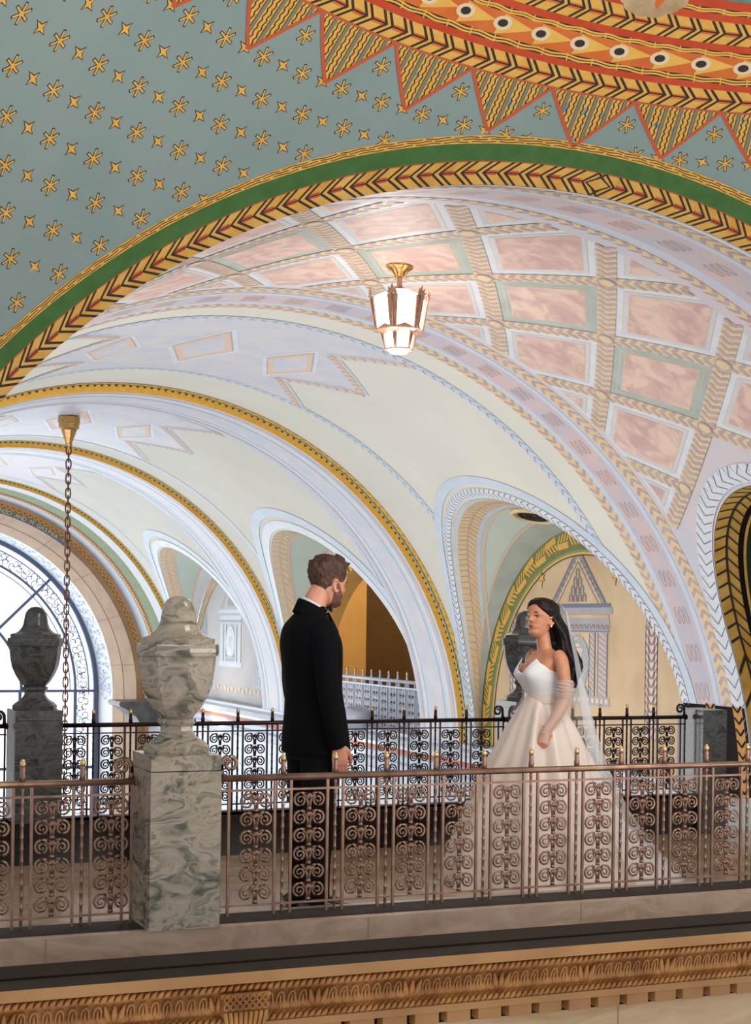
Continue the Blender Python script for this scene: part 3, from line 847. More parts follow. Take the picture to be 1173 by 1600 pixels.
disc(20.4, -1.75, 3.3, x2, M_tymp)
disc(20.4, -1.75, 3.27, x2-0.012, M_olive, r0=2.90)
leafband(20.4, -1.75, 2.98, 3.22, x2-0.016, M_dark, M_gold)
disc(20.4, -1.75, 2.90, x2-0.014, M_sage, r0=2.86)
disc(20.4, -1.75, 2.86, x2-0.014, M_gold, r0=2.82); disc(20.4, -1.75, 2.825, x2-0.015, M_dark, r0=2.81)
disc(20.4, -1.75, 3.30, x2-0.016, M_vwhite, r0=3.265)
temple(x2-0.006, 20.5, M_steel, M_wallg, M_med, M_peach, M_tymp)
star_w(21.62, 0.74, 0.10, x2-0.01); star_w(19.42, 0.74, 0.10, x2-0.01)
for yy in (18.45, 22.5): leafcol(x2-0.006, yy, -1.6, 0.26, 0.15, M_steel, M_peach)
# third lunette: open gallery behind, seen through a gold arch
L3 = LUN[3]; x3 = XB
R3, z3 = 3.3, -2.05
disc(29.1, z3, R3+0.26, x3+0.02, M_rib, r0=R3-0.14, zl=-3.6)
n_ = 46
for i in range(n_):
    a = pi*i/n_
    g = lambda r, aa: (x3+0.012, 29.1+r*cos(aa), E+z3+r*sin(aa))
    rm = R3+0.06
    for re in (R3-0.14, R3+0.26): wr.face([g(rm, a), g(rm, a+0.016), g(re, a+0.055), g(re, a+0.039)], M_dark)
# amber reveal and brown marble wall of the gallery
wr.face([(x3+0.05, 33.8, E-3.6), (x3+2.1, 33.8, E-3.6), (x3+2.1, 33.8, E+2.6), (x3+0.05, 33.8, E+2.6)], M_amber)
wr.grid(lambda a, b: (x3+0.02+b, 29.1+(R3-0.14)*cos(a), E+z3+(R3-0.14)*sin(a)), frange(0, pi, 40), [0, 0.5], M_amber)
xg = x3+2.1
wr.face([(xg, 22.5, E-3.6), (xg, 33.8, E-3.6), (xg, 33.8, E+2.6), (xg, 22.5, E+2.6)], M_bmarb)
wr.face([(x3, 22, E+2.6), (xg+0.3, 22, E+2.6), (xg+0.3, 36, E+2.6), (x3, 36, E+2.6)], M_cream)
wr.face([(x3, 22.5, E-2.45), (xg+0.3, 22.5, E-2.45), (xg+0.3, 36, E-2.45), (x3, 36, E-2.45)], M_pale)
wr.face([(x3, 24.6, E-3.6), (x3, 24.6, E+2.6), (xg, 24.6, E+2.6), (xg, 24.6, E-3.6)], M_bmarb)
# fourth lunette: pale copy of the painted temple
x4 = XB+0.03
disc(37.95, -1.95, 3.5, x4, M_tympl); disc(37.95, -1.95, 3.45, x4-0.012, M_tymp, r0=3.1)
leafband(37.95, -1.95, 3.14, 3.42, x4-0.016, M_dark, M_ring)
temple(x4-0.006, 37.9, M_vgrn, M_vblue, M_vwhite, M_vwhite, M_tympl)
for yy in (35.6, 40.2): leafcol(x4-0.006, yy, -1.7, 0.2, 0.2, M_vgrn, M_vblue)
for k in range(22): rectw(x4-0.008, 34.9+k*0.3, 35.1+k*0.3, -1.86+0.04*(k % 2), -1.74+0.04*(k % 2), M_ring)
# wall between the lunettes, above the springing behind the tunnels, and the stone wall below
for a, b in ((10.6, 12.2), (16.0, 17.1), (23.6, 25.5), (32.6, 34.4), (41.4, 46.5)): rectw(XB+0.05, a, b, -2.4, 0.5, M_cream)
rectw(12.0, 10.6, 47, -9.0, -2.3, M_pale)
for yj in frange(11, 46, 20): rectw(11.99, yj, yj+0.02, -9, -2.95, M_vblue)
for zj in (-3.6, -4.6, -5.6): rectw(11.99, 10.6, 47, zj, zj+0.02, M_vblue)
# closing wall above the far lunettes so that no sky shows
struct(wr.build('wall_right'))
# long cornice at the springing, with its orange stripe
cr_ = MB()
prof = [(12.0, -2.08), (11.86, -2.10), (11.86, -2.16), (11.72, -2.20), (11.66, -2.30), (11.66, -2.36), (11.74, -2.38), (11.74, -2.47), (11.80, -2.52), (11.80, -2.62), (11.90, -2.70), (11.90, -2.86), (12.0, -2.90)]
for p, q, mm in zip(prof[:-1], prof[1:], [M_silver, M_silver, M_pale, M_pale, M_pale, M_orstr, M_orstr, M_pale, M_silver, M_pale, M_silver, M_pale]):
    for (ya, yb) in ((17.0, 46.4),):
        cr_.face([(p[0], ya, E+p[1]), (p[0], yb, E+p[1]), (q[0], yb, E+q[1]), (q[0], ya, E+q[1])], mm)
struct(cr_.build('trim_1'))
# left and lower walls of the arm (hidden, they keep the room closed)
wl = MB(); wl.face([(0, 10.8, E-9), (0, 47, E-9), (0, 47, ZS), (0, 10.8, ZS)], M_pale)
struct(wl.build('wall_left'))
fl = MB(); fl.face([(-2, 9.6, E-9), (13, 9.6, E-9), (13, 47, E-9), (-2, 47, E-9)], M_pale)
struct(fl.build('floor'))

# ------------------------------------------------------------------ end wall with the great arched window
ew = MB()
M_brown2 = mat('gilded_brown_paint', rgb(176, 120, 58), 0.5, c2=rgb(160, 106, 50), scale=6)
def ann(y0, r0, y1, r1, mm, n=96, a0=-90, a1=90, smooth=True, zl=None):
    for i in range(n):
        a, b = rad(a0+(a1-a0)*i/n), rad(a0+(a1-a0)*(i+1)/n)
        f_ = lambda r, t, y: (6+r*sin(t), y, ZS+r*cos(t))
        ew.face([f_(r0, a, y0), f_(r0, b, y0), f_(r1, b, y1), f_(r1, a, y1)], mm, smooth)
    if zl is not None:
        for s_ in (-1, 1): ew.face([(6+s_*r0, y0, ZS), (6+s_*r1, y1, ZS), (6+s_*r1, y1, zl), (6+s_*r0, y0, zl)], mm)
ZB = E-9
ann(42.35, 5.9, 42.42, 5.895, M_rib); ann(42.42, 5.895, 43.2, 5.85, M_sage); ann(43.2, 5.85, 43.75, 5.82, M_brown2); ann(43.75, 5.82, 44.6, 5.80, M_vblue, zl=None)
ann(44.6, 5.80, 44.6, 5.69, M_brown, zl=ZB); ann(44.6, 5.69, 44.62, 5.58, M_brown2, zl=ZB); ann(44.62, 5.58, 44.64, 5.42, M_slate, 96, 0, 0.1)
def zig(y, r, h, mm, per, off, n_from=-85, n_to=89):
    k = 0; a = n_from
    f_ = lambda r_, t: (6+r_*sin(rad(t)), y-off, ZS+r_*cos(rad(t)))
    da = math.degrees(per/r)
    while a < n_to:
        s_ = h/2 if k % 2 else -h/2
        ew.face([f_(r-s_-0.014, a), f_(r+s_-0.014, a+da), f_(r+s_+0.014, a+da), f_(r-s_+0.014, a)], mm)
        a += da; k += 1
zig(44.6, 5.635, 0.075, M_yel, 0.085, 0.016)
for k in range(-180, 190):
    f9 = lambda t, y: (6+(5.805-0.0)*sin(rad(t)), y, ZS+5.805*cos(rad(t)))
    a9, b9, y9, z9 = k*0.9*0.5, (k+1)*0.9*0.5, 43.3+0.32*(k % 2), 43.3+0.32*((k+1) % 2)
    if a9 < 89: ew.face([f9(a9-0.12, y9), f9(b9-0.12, z9), f9(b9+0.12, z9), f9(a9+0.12, y9)], M_yel)
ann(44.62, 5.60, 44.64, 5.42, M_slate, 24, -2, 36.5); ann(44.62, 5.60, 44.64, 5.42, M_stone, 48, 36.5, 90, True, None)
ann(44.62, 5.60, 44.64, 5.42, M_stone, 48, -90, -2)
for s_ in (-1, 1): ew.face([(6+s_*5.58, 44.62, ZS), (6+s_*5.42, 44.64, ZS), (6+s_*5.42, 44.64, ZB), (6+s_*5.58, 44.62, ZB)], M_stone)
ann(44.64, 5.42, 45.3, 5.22, M_stone, zl=ZB); ann(45.3, 5.22, 45.32, 5.20, M_joint, zl=ZB); ann(45.32, 5.20, 46.0, 5.03, M_stone, zl=ZB)
for a in frange(-80, 80, 10):      # joints between the voussoirs
    for (ya, r0, yb, r1) in ((44.64, 5.42, 45.29, 5.22), (45.31, 5.20, 45.99, 5.03)):
        f_ = lambda r, t, y: (6+r*sin(rad(t)), y, ZS+r*cos(rad(t)))
        ew.face([f_(r0, a, ya-0.01), f_(r0, a+0.25, ya-0.01), f_(r1, a+0.25, yb-0.01), f_(r1, a, yb-0.01)], M_joint)
ann(46.0, 5.03, 48.0, 5.03, M_vwhite, zl=ZB)
# wall round it, outside the arch
f_ = lambda r, t, y: (6+r*sin(rad(t)), y, ZS+r*cos(rad(t)))
struct(ew.build('wall_back'))
# inscription painted on the slate band
def letters(txt, a_start, a_end, r, y, size, mm):
    n = len(txt)
    par = None
    objs = []
    for i, ch in enumerate(txt):
        if ch == ' ': continue
        a = a_start+(a_end-a_start)*i/(n-1)
        cu = bpy.data.curves.new('inscription', 'FONT'); cu.body = ch; cu.size = size; cu.align_x = 'CENTER'; cu.align_y = 'CENTER'
        cu.extrude = 0.004
        ob = bpy.data.objects.new('inscription', cu); COL.objects.link(ob)
        ob.matrix_world = Matrix.Translation((6+r*sin(rad(a)), y, ZS+r*cos(rad(a)))) @ Matrix.Rotation(rad(a), 4, 'Y') @ Matrix.Rotation(rad(90), 4, 'X')
        objs.append(ob)
    dg = bpy.context.evaluated_depsgraph_get(); dg.update()
    mb = MB()
    for ob in objs:
        me = bpy.data.meshes.new_from_object(ob.evaluated_get(dg)); mw = ob.matrix_world.copy()
        for p in me.polygons: mb.face([mw @ me.vertices[k_].co for k_ in p.vertices], mm)
        cu = ob.data; bpy.data.objects.remove(ob); bpy.data.curves.remove(cu); bpy.data.meshes.remove(me)
    return mb.build('trim_2')
bpy.context.view_layer.update()
struct(letters('LORENZO AND M GASPAR *', 10.0, 35.0, 5.505, 44.60, 0.17, M_ring))

# the window itself: bars, lace ironwork, panes, outside sky
YW = 48.0
win = MB()
def wring(r0, r1, y0, y1, mm, a0=-90, a1=90, n=80):
    f_ = lambda r, t, y: (6+r*sin(rad(t)), y, ZS+r*cos(rad(t)))
    for i in range(n):
        a, b = a0+(a1-a0)*i/n, a0+(a1-a0)*(i+1)/n
        win.face([f_(r0, a, y0), f_(r0, b, y0), f_(r1, b, y0), f_(r1, a, y0)], mm)
        win.face([f_(r0, a, y0), f_(r0, b, y0), f_(r0, b, y1), f_(r0, a, y1)], mm)
        win.face([f_(r1, a, y0), f_(r1, b, y0), f_(r1, b, y1), f_(r1, a, y1)], mm)
wring(4.90, 5.03, YW-0.10, YW+0.05, M_frame); wring(4.28, 4.35, YW-0.08, YW, M_frame); wring(4.72, 4.76, YW-0.05, YW, M_lace)
wring(2.6, 2.68, YW-0.08, YW, M_frame); wring(4.14, 4.17, YW-0.04, YW, M_lace)
for s_ in (-1, 1):
    win.box(6+s_*4.965-0.065, 6+s_*4.965+0.065, YW-0.12, YW+0.05, ZB, ZS, M_frame)
    for xx in (4.315, 2.6, 0.86): win.box(6+s_*xx-0.045, 6+s_*xx+0.045, YW-0.08, YW, ZB, ZS, M_frame)
for zz in (0.0, -2.4, -4.8): win.box(6-4.95, 6+4.95, YW-0.09, YW, ZS+zz-0.04, ZS+zz+0.04, M_frame)
for a in range(-90, 91, 45 if False else 15):
    if a in (-90, 90): continue
    wide = (a % 45 == 0)
    r0, r1 = (0.0, 4.9) if wide else (4.3, 4.3)
    if not wide: continue
    dx, dz = sin(rad(a)), cos(rad(a)); nx, nz = dz*0.045, -dx*0.045
    P = lambda r, s_: (6+dx*r+s_*nx, YW-0.07, ZS+dz*r+s_*nz)
    win.face([P(r0, -1), P(r1, -1), P(r1, 1), P(r0, 1)], M_frame)
# lace of vine ironwork between the two rings, and down the sides
random.seed(3)
def curl(cx_, cz_, r, a0, turn, w_, y):
    P = []
    for i in range(9):
        t = i/8; rr = r*(1-0.7*t); a = a0+turn*t*5.0; P.append((cx_+rr*cos(a), cz_+rr*sin(a)))
    for p, q in zip(P[:-1], P[1:]):
        a = Vector((p[0], p[1])); b = Vector((q[0], q[1])); dd = b-a
        if dd.length < 1e-5: continue
        n_ = Vector((-dd.y, dd.x)).normalized()*w_
        win.face([(t.x, y, t.y) for t in (a+n_, b+n_, b-n_, a-n_)], M_lace)
for a in frange(0, 90, 32):
    for r in (4.50, 4.60):
        curl(6+r*sin(rad(a+(0.8 if r > 4.5 else 0))), ZS+r*cos(rad(a)), 0.14, random.random()*6, 1 if r > 4.55 else -1, 0.014, YW-0.03)
for z in frange(0, -6, 28):
    for xo in (4.50, 4.62): curl(6+xo, ZS+z-0.1, 0.14, random.random()*6, 1, 0.014, YW-0.03)
wo = struct(win.build('window_1'))
# reflection of the lace on the polished reveal, drawn as thin curls
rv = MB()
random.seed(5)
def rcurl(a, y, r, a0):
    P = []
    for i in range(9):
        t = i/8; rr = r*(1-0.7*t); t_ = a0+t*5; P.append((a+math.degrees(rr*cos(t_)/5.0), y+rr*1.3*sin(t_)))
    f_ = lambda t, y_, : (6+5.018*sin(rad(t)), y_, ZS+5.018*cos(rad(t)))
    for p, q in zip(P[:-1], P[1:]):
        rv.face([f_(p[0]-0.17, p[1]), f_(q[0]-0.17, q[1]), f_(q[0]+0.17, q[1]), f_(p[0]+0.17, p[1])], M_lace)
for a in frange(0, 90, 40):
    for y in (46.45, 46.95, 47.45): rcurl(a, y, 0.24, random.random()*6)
struct(rv.build('lace_reflection'))
pane = MB()
M_glass = mat('window_glass', rgb(235, 242, 250), 0.05, alpha=0.12)
pn = [(6+4.9*sin(rad(a)), YW+0.02, ZS+4.9*cos(rad(a))) for a in frange(-90, 90, 48)]+[(6+4.9, YW+0.02, ZB), (6-4.9, YW+0.02, ZB)]
pane.face(pn, M_glass)
po = pane.build('glass', wo)
sky = MB()
M_sky = mat('overcast_sky', rgb(255, 255, 255), 1.0, emit=rgb(240, 247, 255), estr=1.25)
M_skyl = mat('overcast_skyline', rgb(255, 255, 255), 1.0, emit=rgb(214, 228, 240), estr=0.95)
sky.face([(-22, 66, -6.0), (40, 66, -6.0), (40, 66, 22), (-22, 66, 22)], M_sky)
sky.face([(-22, 66, -22), (40, 66, -22), (40, 66, -6.0), (-22, 66, -6.0)], M_skyl)
so = sky.build('sky_backdrop'); struct(so)
# ------------------------------------------------------------------ bridge: floor, kerbs, cornice below
YF_, YK = 5.935, 9.36
fb = MB(); fb.box(-3.0, 9.6, 6.06, 9.26, -0.30, 0.0, M_floor); struct(fb.build('floor'))
kb = MB(); kb.box(-3.0, 9.6, 5.762, 6.06, -0.30, 0.285, M_curb)
for xj in (1.14, 3.07-0.62, 3.45): kb.box(xj, xj+0.006, 5.7605, 5.763, 0.19, 0.284, M_joint)
kb.box(-3.0, 9.6, 5.815, 6.0, 0.285, 0.288, M_ledge)
struct(kb.build('baseboard_front'))
kb = MB(); kb.box(-3.0, 6.5, 9.26, 9.50, -0.30, 0.256, M_black); kb.box(-3.0, 6.5, 9.255, 9.52, 0.236, 0.256, M_black); kb.box(-3.0, 9.6, 9.50, 9.54, -0.9, 0.2, M_pale)
struct(kb.build('baseboard_back'))
# ledge and gilt cornice towards the hall
cn = MB()
XL, XR = -3.0, 9.6
def pr(y0, z0, y1, z1, m): cn.face([(XL, y0, z0), (XR, y0, z0), (XR, y1, z1), (XL, y1, z1)], m)
pr(5.762, 0.192, 5.378, 0.192, M_ledge)
cn.box(XL, XR, 5.53, 5.545, 0.192, 0.197, M_shadepaint)
pr(5.378, 0.192, 5.378, 0.150, M_cstone); pr(5.378, 0.150, 5.40, 0.150, M_cstone); pr(5.40, 0.150, 5.40, 0.115, M_cgold)
pr(5.40, 0.115, 5.405, 0.112, M_cgold)
cy = [(5.405+0.03*t+0.010*sin(t*pi*2), 0.112-0.088*t) for t in frange(0, 1, 8)]
for p, q in zip(cy[:-1], cy[1:]): pr(p[0], p[1], q[0], q[1], M_cgold)
pr(5.435, 0.024, 5.432, 0.022, M_cgold); pr(5.432, 0.022, 5.432, -0.010, M_cgold); pr(5.432, -0.010, 5.425, -0.010, M_cstone); pr(5.425, -0.010, 5.425, -0.038, M_cstone)
pr(5.425, -0.038, 5.53, -0.038, M_cstone); pr(5.50, -0.038, 5.50, -0.1, M_shadepaint)  # recess face coloured dark for the shade between dentils
x = XL
while x < XR:       # rope mouldings, leaf tongues and dentils are carved into the one cornice
    for (yy, zz, r) in ((5.392, 0.132, 0.0125), (5.428, 0.007, 0.0115)):
        cn.tube([(x, yy, zz-0.012), (x+0.012, yy-0.005, zz), (x+0.026, yy, zz+0.012)], [r*0.5, r*0.9, r*0.5], M_cgold, 5)
    x += 0.026
x = XL; k = 0
while x < XR:
    if k % 8 in (0,):
        for i in range(3):      # broad acanthus leaf at intervals
            cn.tube([(x+0.03+i*0.012-0.012, 5.432, 0.030), (x+0.03+(i-1)*0.026, 5.414, 0.066), (x+0.03+(i-1)*0.036, 5.402, 0.104)], [0.008, 0.014, 0.004], M_cgold, 6)
        x += 0.075
    else:
        P = [(x+0.002, 5.430, 0.03), (x, 5.420, 0.05), (x+0.001, 5.408, 0.084), (x+0.006, 5.402, 0.099), (x+0.014, 5.400, 0.104), (x+0.022, 5.402, 0.099), (x+0.027, 5.408, 0.084), (x+0.028, 5.420, 0.05), (x+0.026, 5.430, 0.03)]
        cn.tube(P, 0.0042, M_cgold, 5)
        cn.tube([(x+0.014, 5.428, 0.032), (x+0.014, 5.416, 0.055), (x+0.014, 5.406, 0.088)], [0.003, 0.0065, 0.003], M_cgold, 6)
        x += 0.045
    k += 1
x = XL
while x < XR:
    cn.box(x, x+0.102, 5.442, 5.54, -0.088, -0.038, M_cstone); x += 0.138
cn.box(XL, XR, 5.535, 5.58, -0.9, -0.09, M_tmarb)
for xj in frange(-3, 9, 10): cn.box(xj+0.5, xj+0.504, 5.5335, 5.536, -0.9, -0.09, M_joint)
struct(cn.build('trim_4'))
# carved bracket on the cornice
br = MB()
bx, by = 1.80, 5.40
for i in range(7):
    for j in range(2): br.tube([(bx-0.075+0.025*i, by-0.03, 0.100-j*0.03+0.012*sin(t)) if False else (bx-0.075+0.025*i+0.010*cos(t), by-0.035, 0.098-j*0.028+0.012*sin(t)) for t in frange(0, 2*pi, 10)[:-1]], 0.0035, M_cgold, 5, closed=True)
br.box(bx-0.095, bx+0.095, by-0.032, by+0.03, 0.10, 0.116, M_cgold)
for i in range(9): br.tube([(bx-0.08+0.02*i, by-0.03, 0.05), (bx-0.07+0.0175*i, by-0.028, 0.0), (bx-0.045+0.011*i, by+0.01, -0.06)], [0.010, 0.009, 0.003], M_cgold, 6)
br.box(bx-0.085, bx+0.085, by-0.025, by+0.05, 0.03, 0.115, M_cgold); br.box(bx-0.055, bx+0.055, by+0.0, by+0.06, -0.08, 0.03, M_cgold)
tag(br.build('corbel_bracket'), 'carved gilt bracket with curled leaves on the cornice below the front marble pedestal', 'bracket')

# ------------------------------------------------------------------ marble pedestals and urns
def pedestal(x, y, label, group, z0, mm, h=0.67):
    t = empty('marble_pedestal', (x, y, z0)); tag(t, label, 'pedestal', group)
    s = MB(); s.box(-0.141, 0.141, -0.145, 0.145, 0.0, h-0.062, mm); s.box(-0.146, 0.146, -0.15, 0.15, 0, 0.006, mm); s.build('shaft', t)
    c = MB(); c.box(-0.139, 0.139, -0.143, 0.143, h-0.062, h-0.058, M_black); c.box(-0.1405, 0.1405, -0.1445, 0.1445, h-0.058, h, mm); c.build('cap', t)
    return t
def octr(a):
    aa = (a+pi/8) % (pi/4)-pi/8
    return cos(pi/8)/cos(aa)
UP = [  # (crop y, crop width) read off the front urn
    (1440, 552), (1385, 560), (1380, 540), (1350, 480), (1325, 390), (1300, 330), (1250, 265), (1215, 262), (1200, 300), (1185, 322), (1155, 322), (1145, 270),
    (1120, 320), (1080, 395), (1000, 492), (900, 580), (800, 620), (700, 642), (640, 655), (632, 690), (600, 700), (560, 698), (535, 690), (530, 625), (490, 632), (482, 600),
    (465, 470), (440, 410), (400, 345), (350, 308), (280, 285), (230, 262), (200, 235), (165, 180), (145, 115), (137, 40)]
def urn(x, y, z0, label, group, mm, s_=1.0):
    t = empty('marble_urn', (x, y, z0)); tag(t, label, 'urn', group)
    prof = [(w_/5.333/2/388*s_, (1440-cy_)/5.333/393*s_) for cy_, w_ in UP]
    def part(name, a, b):
        m_ = MB()
        def shp(ang, i):
            k_ = a+i
            f_ = 1.0 if k_ < 25 else max(0, 1-(k_-25)/6.0)
            return 1/cos(pi/8)*cos(pi/8)*(f_*1.0/ (cos(((ang+0) % (pi/4))-pi/8))*cos(pi/8) + (1-f_))
        m_.lathe(prof[a:b], mm, 64, smooth=True, shape=shp)
        return m_.build(name, t, angle=rad(28))
    part('foot', 0, 12); part('bowl', 11, 24); part('lid', 23, len(prof))
    return t
ZC = 0.285
pedestal(1.677, 5.907, 'grey green veined marble pedestal in the front railing, nearest the camera', 'marble pedestals along the bridge', ZC, M_gmarb, 0.672)
urn(1.677, 5.907, ZC+0.672, 'veined green marble urn with domed lid on the nearest pedestal', 'marble urns', M_gmarb)
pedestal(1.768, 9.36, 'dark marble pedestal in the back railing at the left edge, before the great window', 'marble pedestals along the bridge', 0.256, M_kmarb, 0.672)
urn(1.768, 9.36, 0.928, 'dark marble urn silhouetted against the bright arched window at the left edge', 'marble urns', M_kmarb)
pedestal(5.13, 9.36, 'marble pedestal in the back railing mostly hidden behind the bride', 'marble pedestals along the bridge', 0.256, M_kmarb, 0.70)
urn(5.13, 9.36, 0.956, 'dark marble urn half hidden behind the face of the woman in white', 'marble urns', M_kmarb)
pb = MB(); pb.box(6.5, 6.705, 9.2, 9.52, 0.0, 0.885, M_kmarb)
tag(pb.build('marble_block'), 'dark polished marble block closing the right end of the back railing', 'block')

# ------------------------------------------------------------------ railings
PIT = 0.2305; ROW = 0.0745; NR = 6
def spiral(m_, cx_, cz_, r, side, mm, w_):
    """one volute, curling in from the central stem"""
    P = []
    for i in range(27):
        t = i/26; a = (pi*0.72-t*4.4*pi*0.86) if side > 0 else (pi*0.28+t*4.4*pi*0.86)
        rr = r*(1-0.86*t**0.8)
        P.append((cx_+rr*cos(a), 0, cz_+rr*sin(a)))
    R_ = [(w_*(1.0-0.35*i/26), w_*0.8) for i in range(27)]
    m_.tube(P, R_, mm, 5, flat=(1, 0, 0.0))
def scroll_mesh(mm, simple=False):
    s = MB()
    rr = 0.0345
    for i in range(NR):
        zc_ = 0.045+ROW*i
        for sd in (-1, 1):
            spiral(s, sd*0.0385, zc_-0.004, rr, sd, mm, 0.0056)
            s.tube([(sd*0.003, 0, zc_-0.040), (sd*0.006, 0, zc_-0.012), (sd*0.013, 0, zc_+0.008), (sd*0.026, 0, zc_+0.020)], [(0.0055, 0.004)]*4, mm, 5, flat=(1, 0, 0))
        # fan of little leaves over each collar
        for j in range(5):
            a = rad(90+(j-2)*27)
            s.tube([(0, -0.004, zc_+0.002), (0.013*cos(a), -0.006, zc_+0.002+0.015*sin(a)), (0.022*cos(a), -0.003, zc_+0.002+0.026*sin(a))], [0.003, 0.0052, 0.001], mm, 5)
        s.tube([(0, 0, zc_-0.044), (0, 0, zc_-0.032)], [0.012, 0.009], mm, 6)
    return s
def post_mesh(mm, brass):
    p = MB()
    prof = [(0.0065, 0.0)]
    z = 0.02
    while z < 0.53:
        prof += [(0.0062, z), (0.0062, z+0.022), (0.0088, z+0.027), (0.0062, z+0.032)]; z += 0.045
    prof += [(0.0065, 0.555)]
    p.lathe(prof, mm, 8)
    p.lathe([(0.0115, 0.578), (0.0125, 0.60), (0.010, 0.605), (0.0105, 0.628), (0.0085, 0.634)], mm, 10)
    return p
def finial_mesh(brass):
    p = MB(); p.lathe([(0.0095, 0.634), (0.0115, 0.640), (0.0108, 0.650), (0.006, 0.660), (0.001, 0.664)], brass, 10); return p
def bar_mesh(mm):
    b = MB(); b.box(-0.0052, 0.0052, -0.006, 0.006, 0.0, 0.56, mm); return b
def cscroll(mm):
    s = MB(); P = []
    for i in range(26):
        t = i/25; a = 0.15-t*3.7*pi*0.75; rr = 0.036*(1-0.72*t)
        P.append((-0.036+rr*cos(-a), 0, 0.625+rr*sin(-a)))
    s.tube([(0.0, 0, 0.575)]+P, [(0.010, 0.008)]*2+[(0.010-0.004*i/25, 0.008) for i in range(25)], mm, 6, flat=(1, 0, 0))
    s.tube([(0, 0, 0.575), (0.0, 0, 0.60), (-0.001, 0, 0.625)], [(0.013, 0.010), (0.010, 0.008), (0.009, 0.008)], mm, 6, flat=(1, 0, 0))
    return s
RM = {}
def railing(x0, x1, y, z0, posts, label, mm, brass, group, ends=(False, False), name='railing', rz=0.0, origin=None, width=1.0):
    t = empty(name, origin or (0, y, z0), rz); tag(t, label, 'railing', group)
    key = mm.name
    if key not in RM:
        RM[key] = (scroll_mesh(mm), post_mesh(mm, brass), bar_mesh(mm), cscroll(mm))
        RM[key] = tuple(m_.build(n_) for m_, n_ in zip(RM[key], ('scroll_panel', 'post', 'flat_bar', 'end_scroll')))
        RM[key+'_fin'] = finial_mesh(brass).build('finial', RM[key][1])
        fresh = True
    protos = RM[key]
    used = RM.setdefault(key+'_used', set())
    def put(i, xx, mirror=False):
        if i not in used: o = protos[i]; used.add(i)
        else:
            o = protos[i].copy(); COL.objects.link(o)
            if i == 1: copy_part(RM[key+'_fin'], o)
        o.parent = t; o.location = (xx, 0, 0)
        o.scale = (-1 if mirror else 1, 1, 1)
        if i == 0: o.location = (xx, 0, 0.055)
        return o
    r = MB(); r.tube([(x0, 0, 0.566), (x1, 0, 0.566)], [(0.014, 0.022)]*2, mm, 10, flat=(0, 0, 1)); r.build('top_rail', t)
    r = MB(); r.box(x0, x1, -0.007, 0.007, 0.512, 0.520, mm); r.build('middle_rail', t)
    r = MB(); r.box(x0, x1, -0.007, 0.007, 0.046, 0.054, mm); r.build('lower_rail', t)
    r = MB(); r.box(x0, x1, -0.02, 0.02, -0.0, 0.007, mm); r.build('base_rail', t)
    for xp in posts:
        if xp is None: continue
        put(1, xp)
        for s_ in (-1, 1):
            if x0-0.02 < xp+s_*0.035 < x1+0.02: put(2, xp+s_*0.035)
    for xp in posts:
        if xp is not None and x0+0.1 < xp+PIT/2 < x1-0.06: put(0, xp+PIT/2)
    if posts and posts[0]-PIT/2-0.05 > x0: put(0, posts[0]-PIT/2)
    for i, e in enumerate(ends):
        if e:
            xe = (x0, x1)[i]; s_ = 1 if i == 0 else -1
            put(3, xe+s_*0.012, mirror=(i == 0)); put(2, xe+s_*0.008); put(2, xe+s_*0.045)
            k = MB(); k.tube([(xe+s_*0.004, 0, 0.566), (xe-s_*0.005, 0, 0.566), (xe-s_*0.011, 0, 0.566)], [0.015, 0.021, 0.014], mm, 8); k.build('rail_socket', t)
    return t
railing(-0.3, 1.515, YF_, 0.28, [1.31-PIT*i for i in range(6, -1, -1)], 'short reddish bronze scrollwork railing left of the nearest marble pedestal', M_bronze, M_brass, 'front railings of the bridge', (False, True))
railing(1.860, 7.3, YF_, 0.28, [2.137+0.2309*i for i in range(22)], 'long reddish bronze scrollwork railing right of the nearest marble pedestal', M_bronze, M_brass, 'front railings of the bridge', (True, False))
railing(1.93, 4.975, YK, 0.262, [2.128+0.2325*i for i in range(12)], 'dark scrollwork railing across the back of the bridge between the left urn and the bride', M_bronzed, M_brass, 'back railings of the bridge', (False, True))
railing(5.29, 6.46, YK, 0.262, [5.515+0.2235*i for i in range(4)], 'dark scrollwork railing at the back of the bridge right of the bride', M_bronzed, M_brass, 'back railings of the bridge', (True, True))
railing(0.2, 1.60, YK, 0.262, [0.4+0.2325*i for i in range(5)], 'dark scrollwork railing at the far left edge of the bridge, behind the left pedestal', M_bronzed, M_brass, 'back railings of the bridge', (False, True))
# pale railing of the side balcony, seen through the third lunette
SC = 2.05
bt = empty('balcony_railing', (XB-0.1, 25.0, E-1.14-0.566*SC), rad(90)); tag(bt, 'pale silver painted balcony railing under the amber arch, right of the man', 'railing')
r = MB(); r.tube([(0, 0, 0.566*SC), (7.2, 0, 0.566*SC)], 0.035, M_silver, 8); r.build('top_rail', bt)
r = MB(); r.box(0, 7.2, -0.02, 0.02, 0.50*SC, 0.515*SC, M_silver); r.build('middle_rail', bt)
r = MB(); r.box(0, 7.2, -0.02, 0.02, -0.05, 0.0, M_silver); r.build('lower_rail', bt)
ps = post_mesh(M_silver, M_brass).build('post', bt); pf_ = finial_mesh(M_brass).build('finial', ps); sp = scroll_mesh(M_silver).build('scroll_panel', bt); fb_ = bar_mesh(M_silver).build('flat_bar', bt)
PS = 0.43
for i in range(16):
    for o_, dx_ in ((ps, 0), (sp, PS/2), (fb_, -0.07), (fb_, 0.07)):
        o = o_ if (i == 0 and not (o_ is fb_ and dx_ > 0)) else copy_part(o_, bt)
        if o_ is ps and i: copy_part(pf_, o)
        o.location = (0.25+PS*i+dx_, 0, 0.055*SC if o_ is sp else 0); o.scale = (SC*0.9, SC, SC)
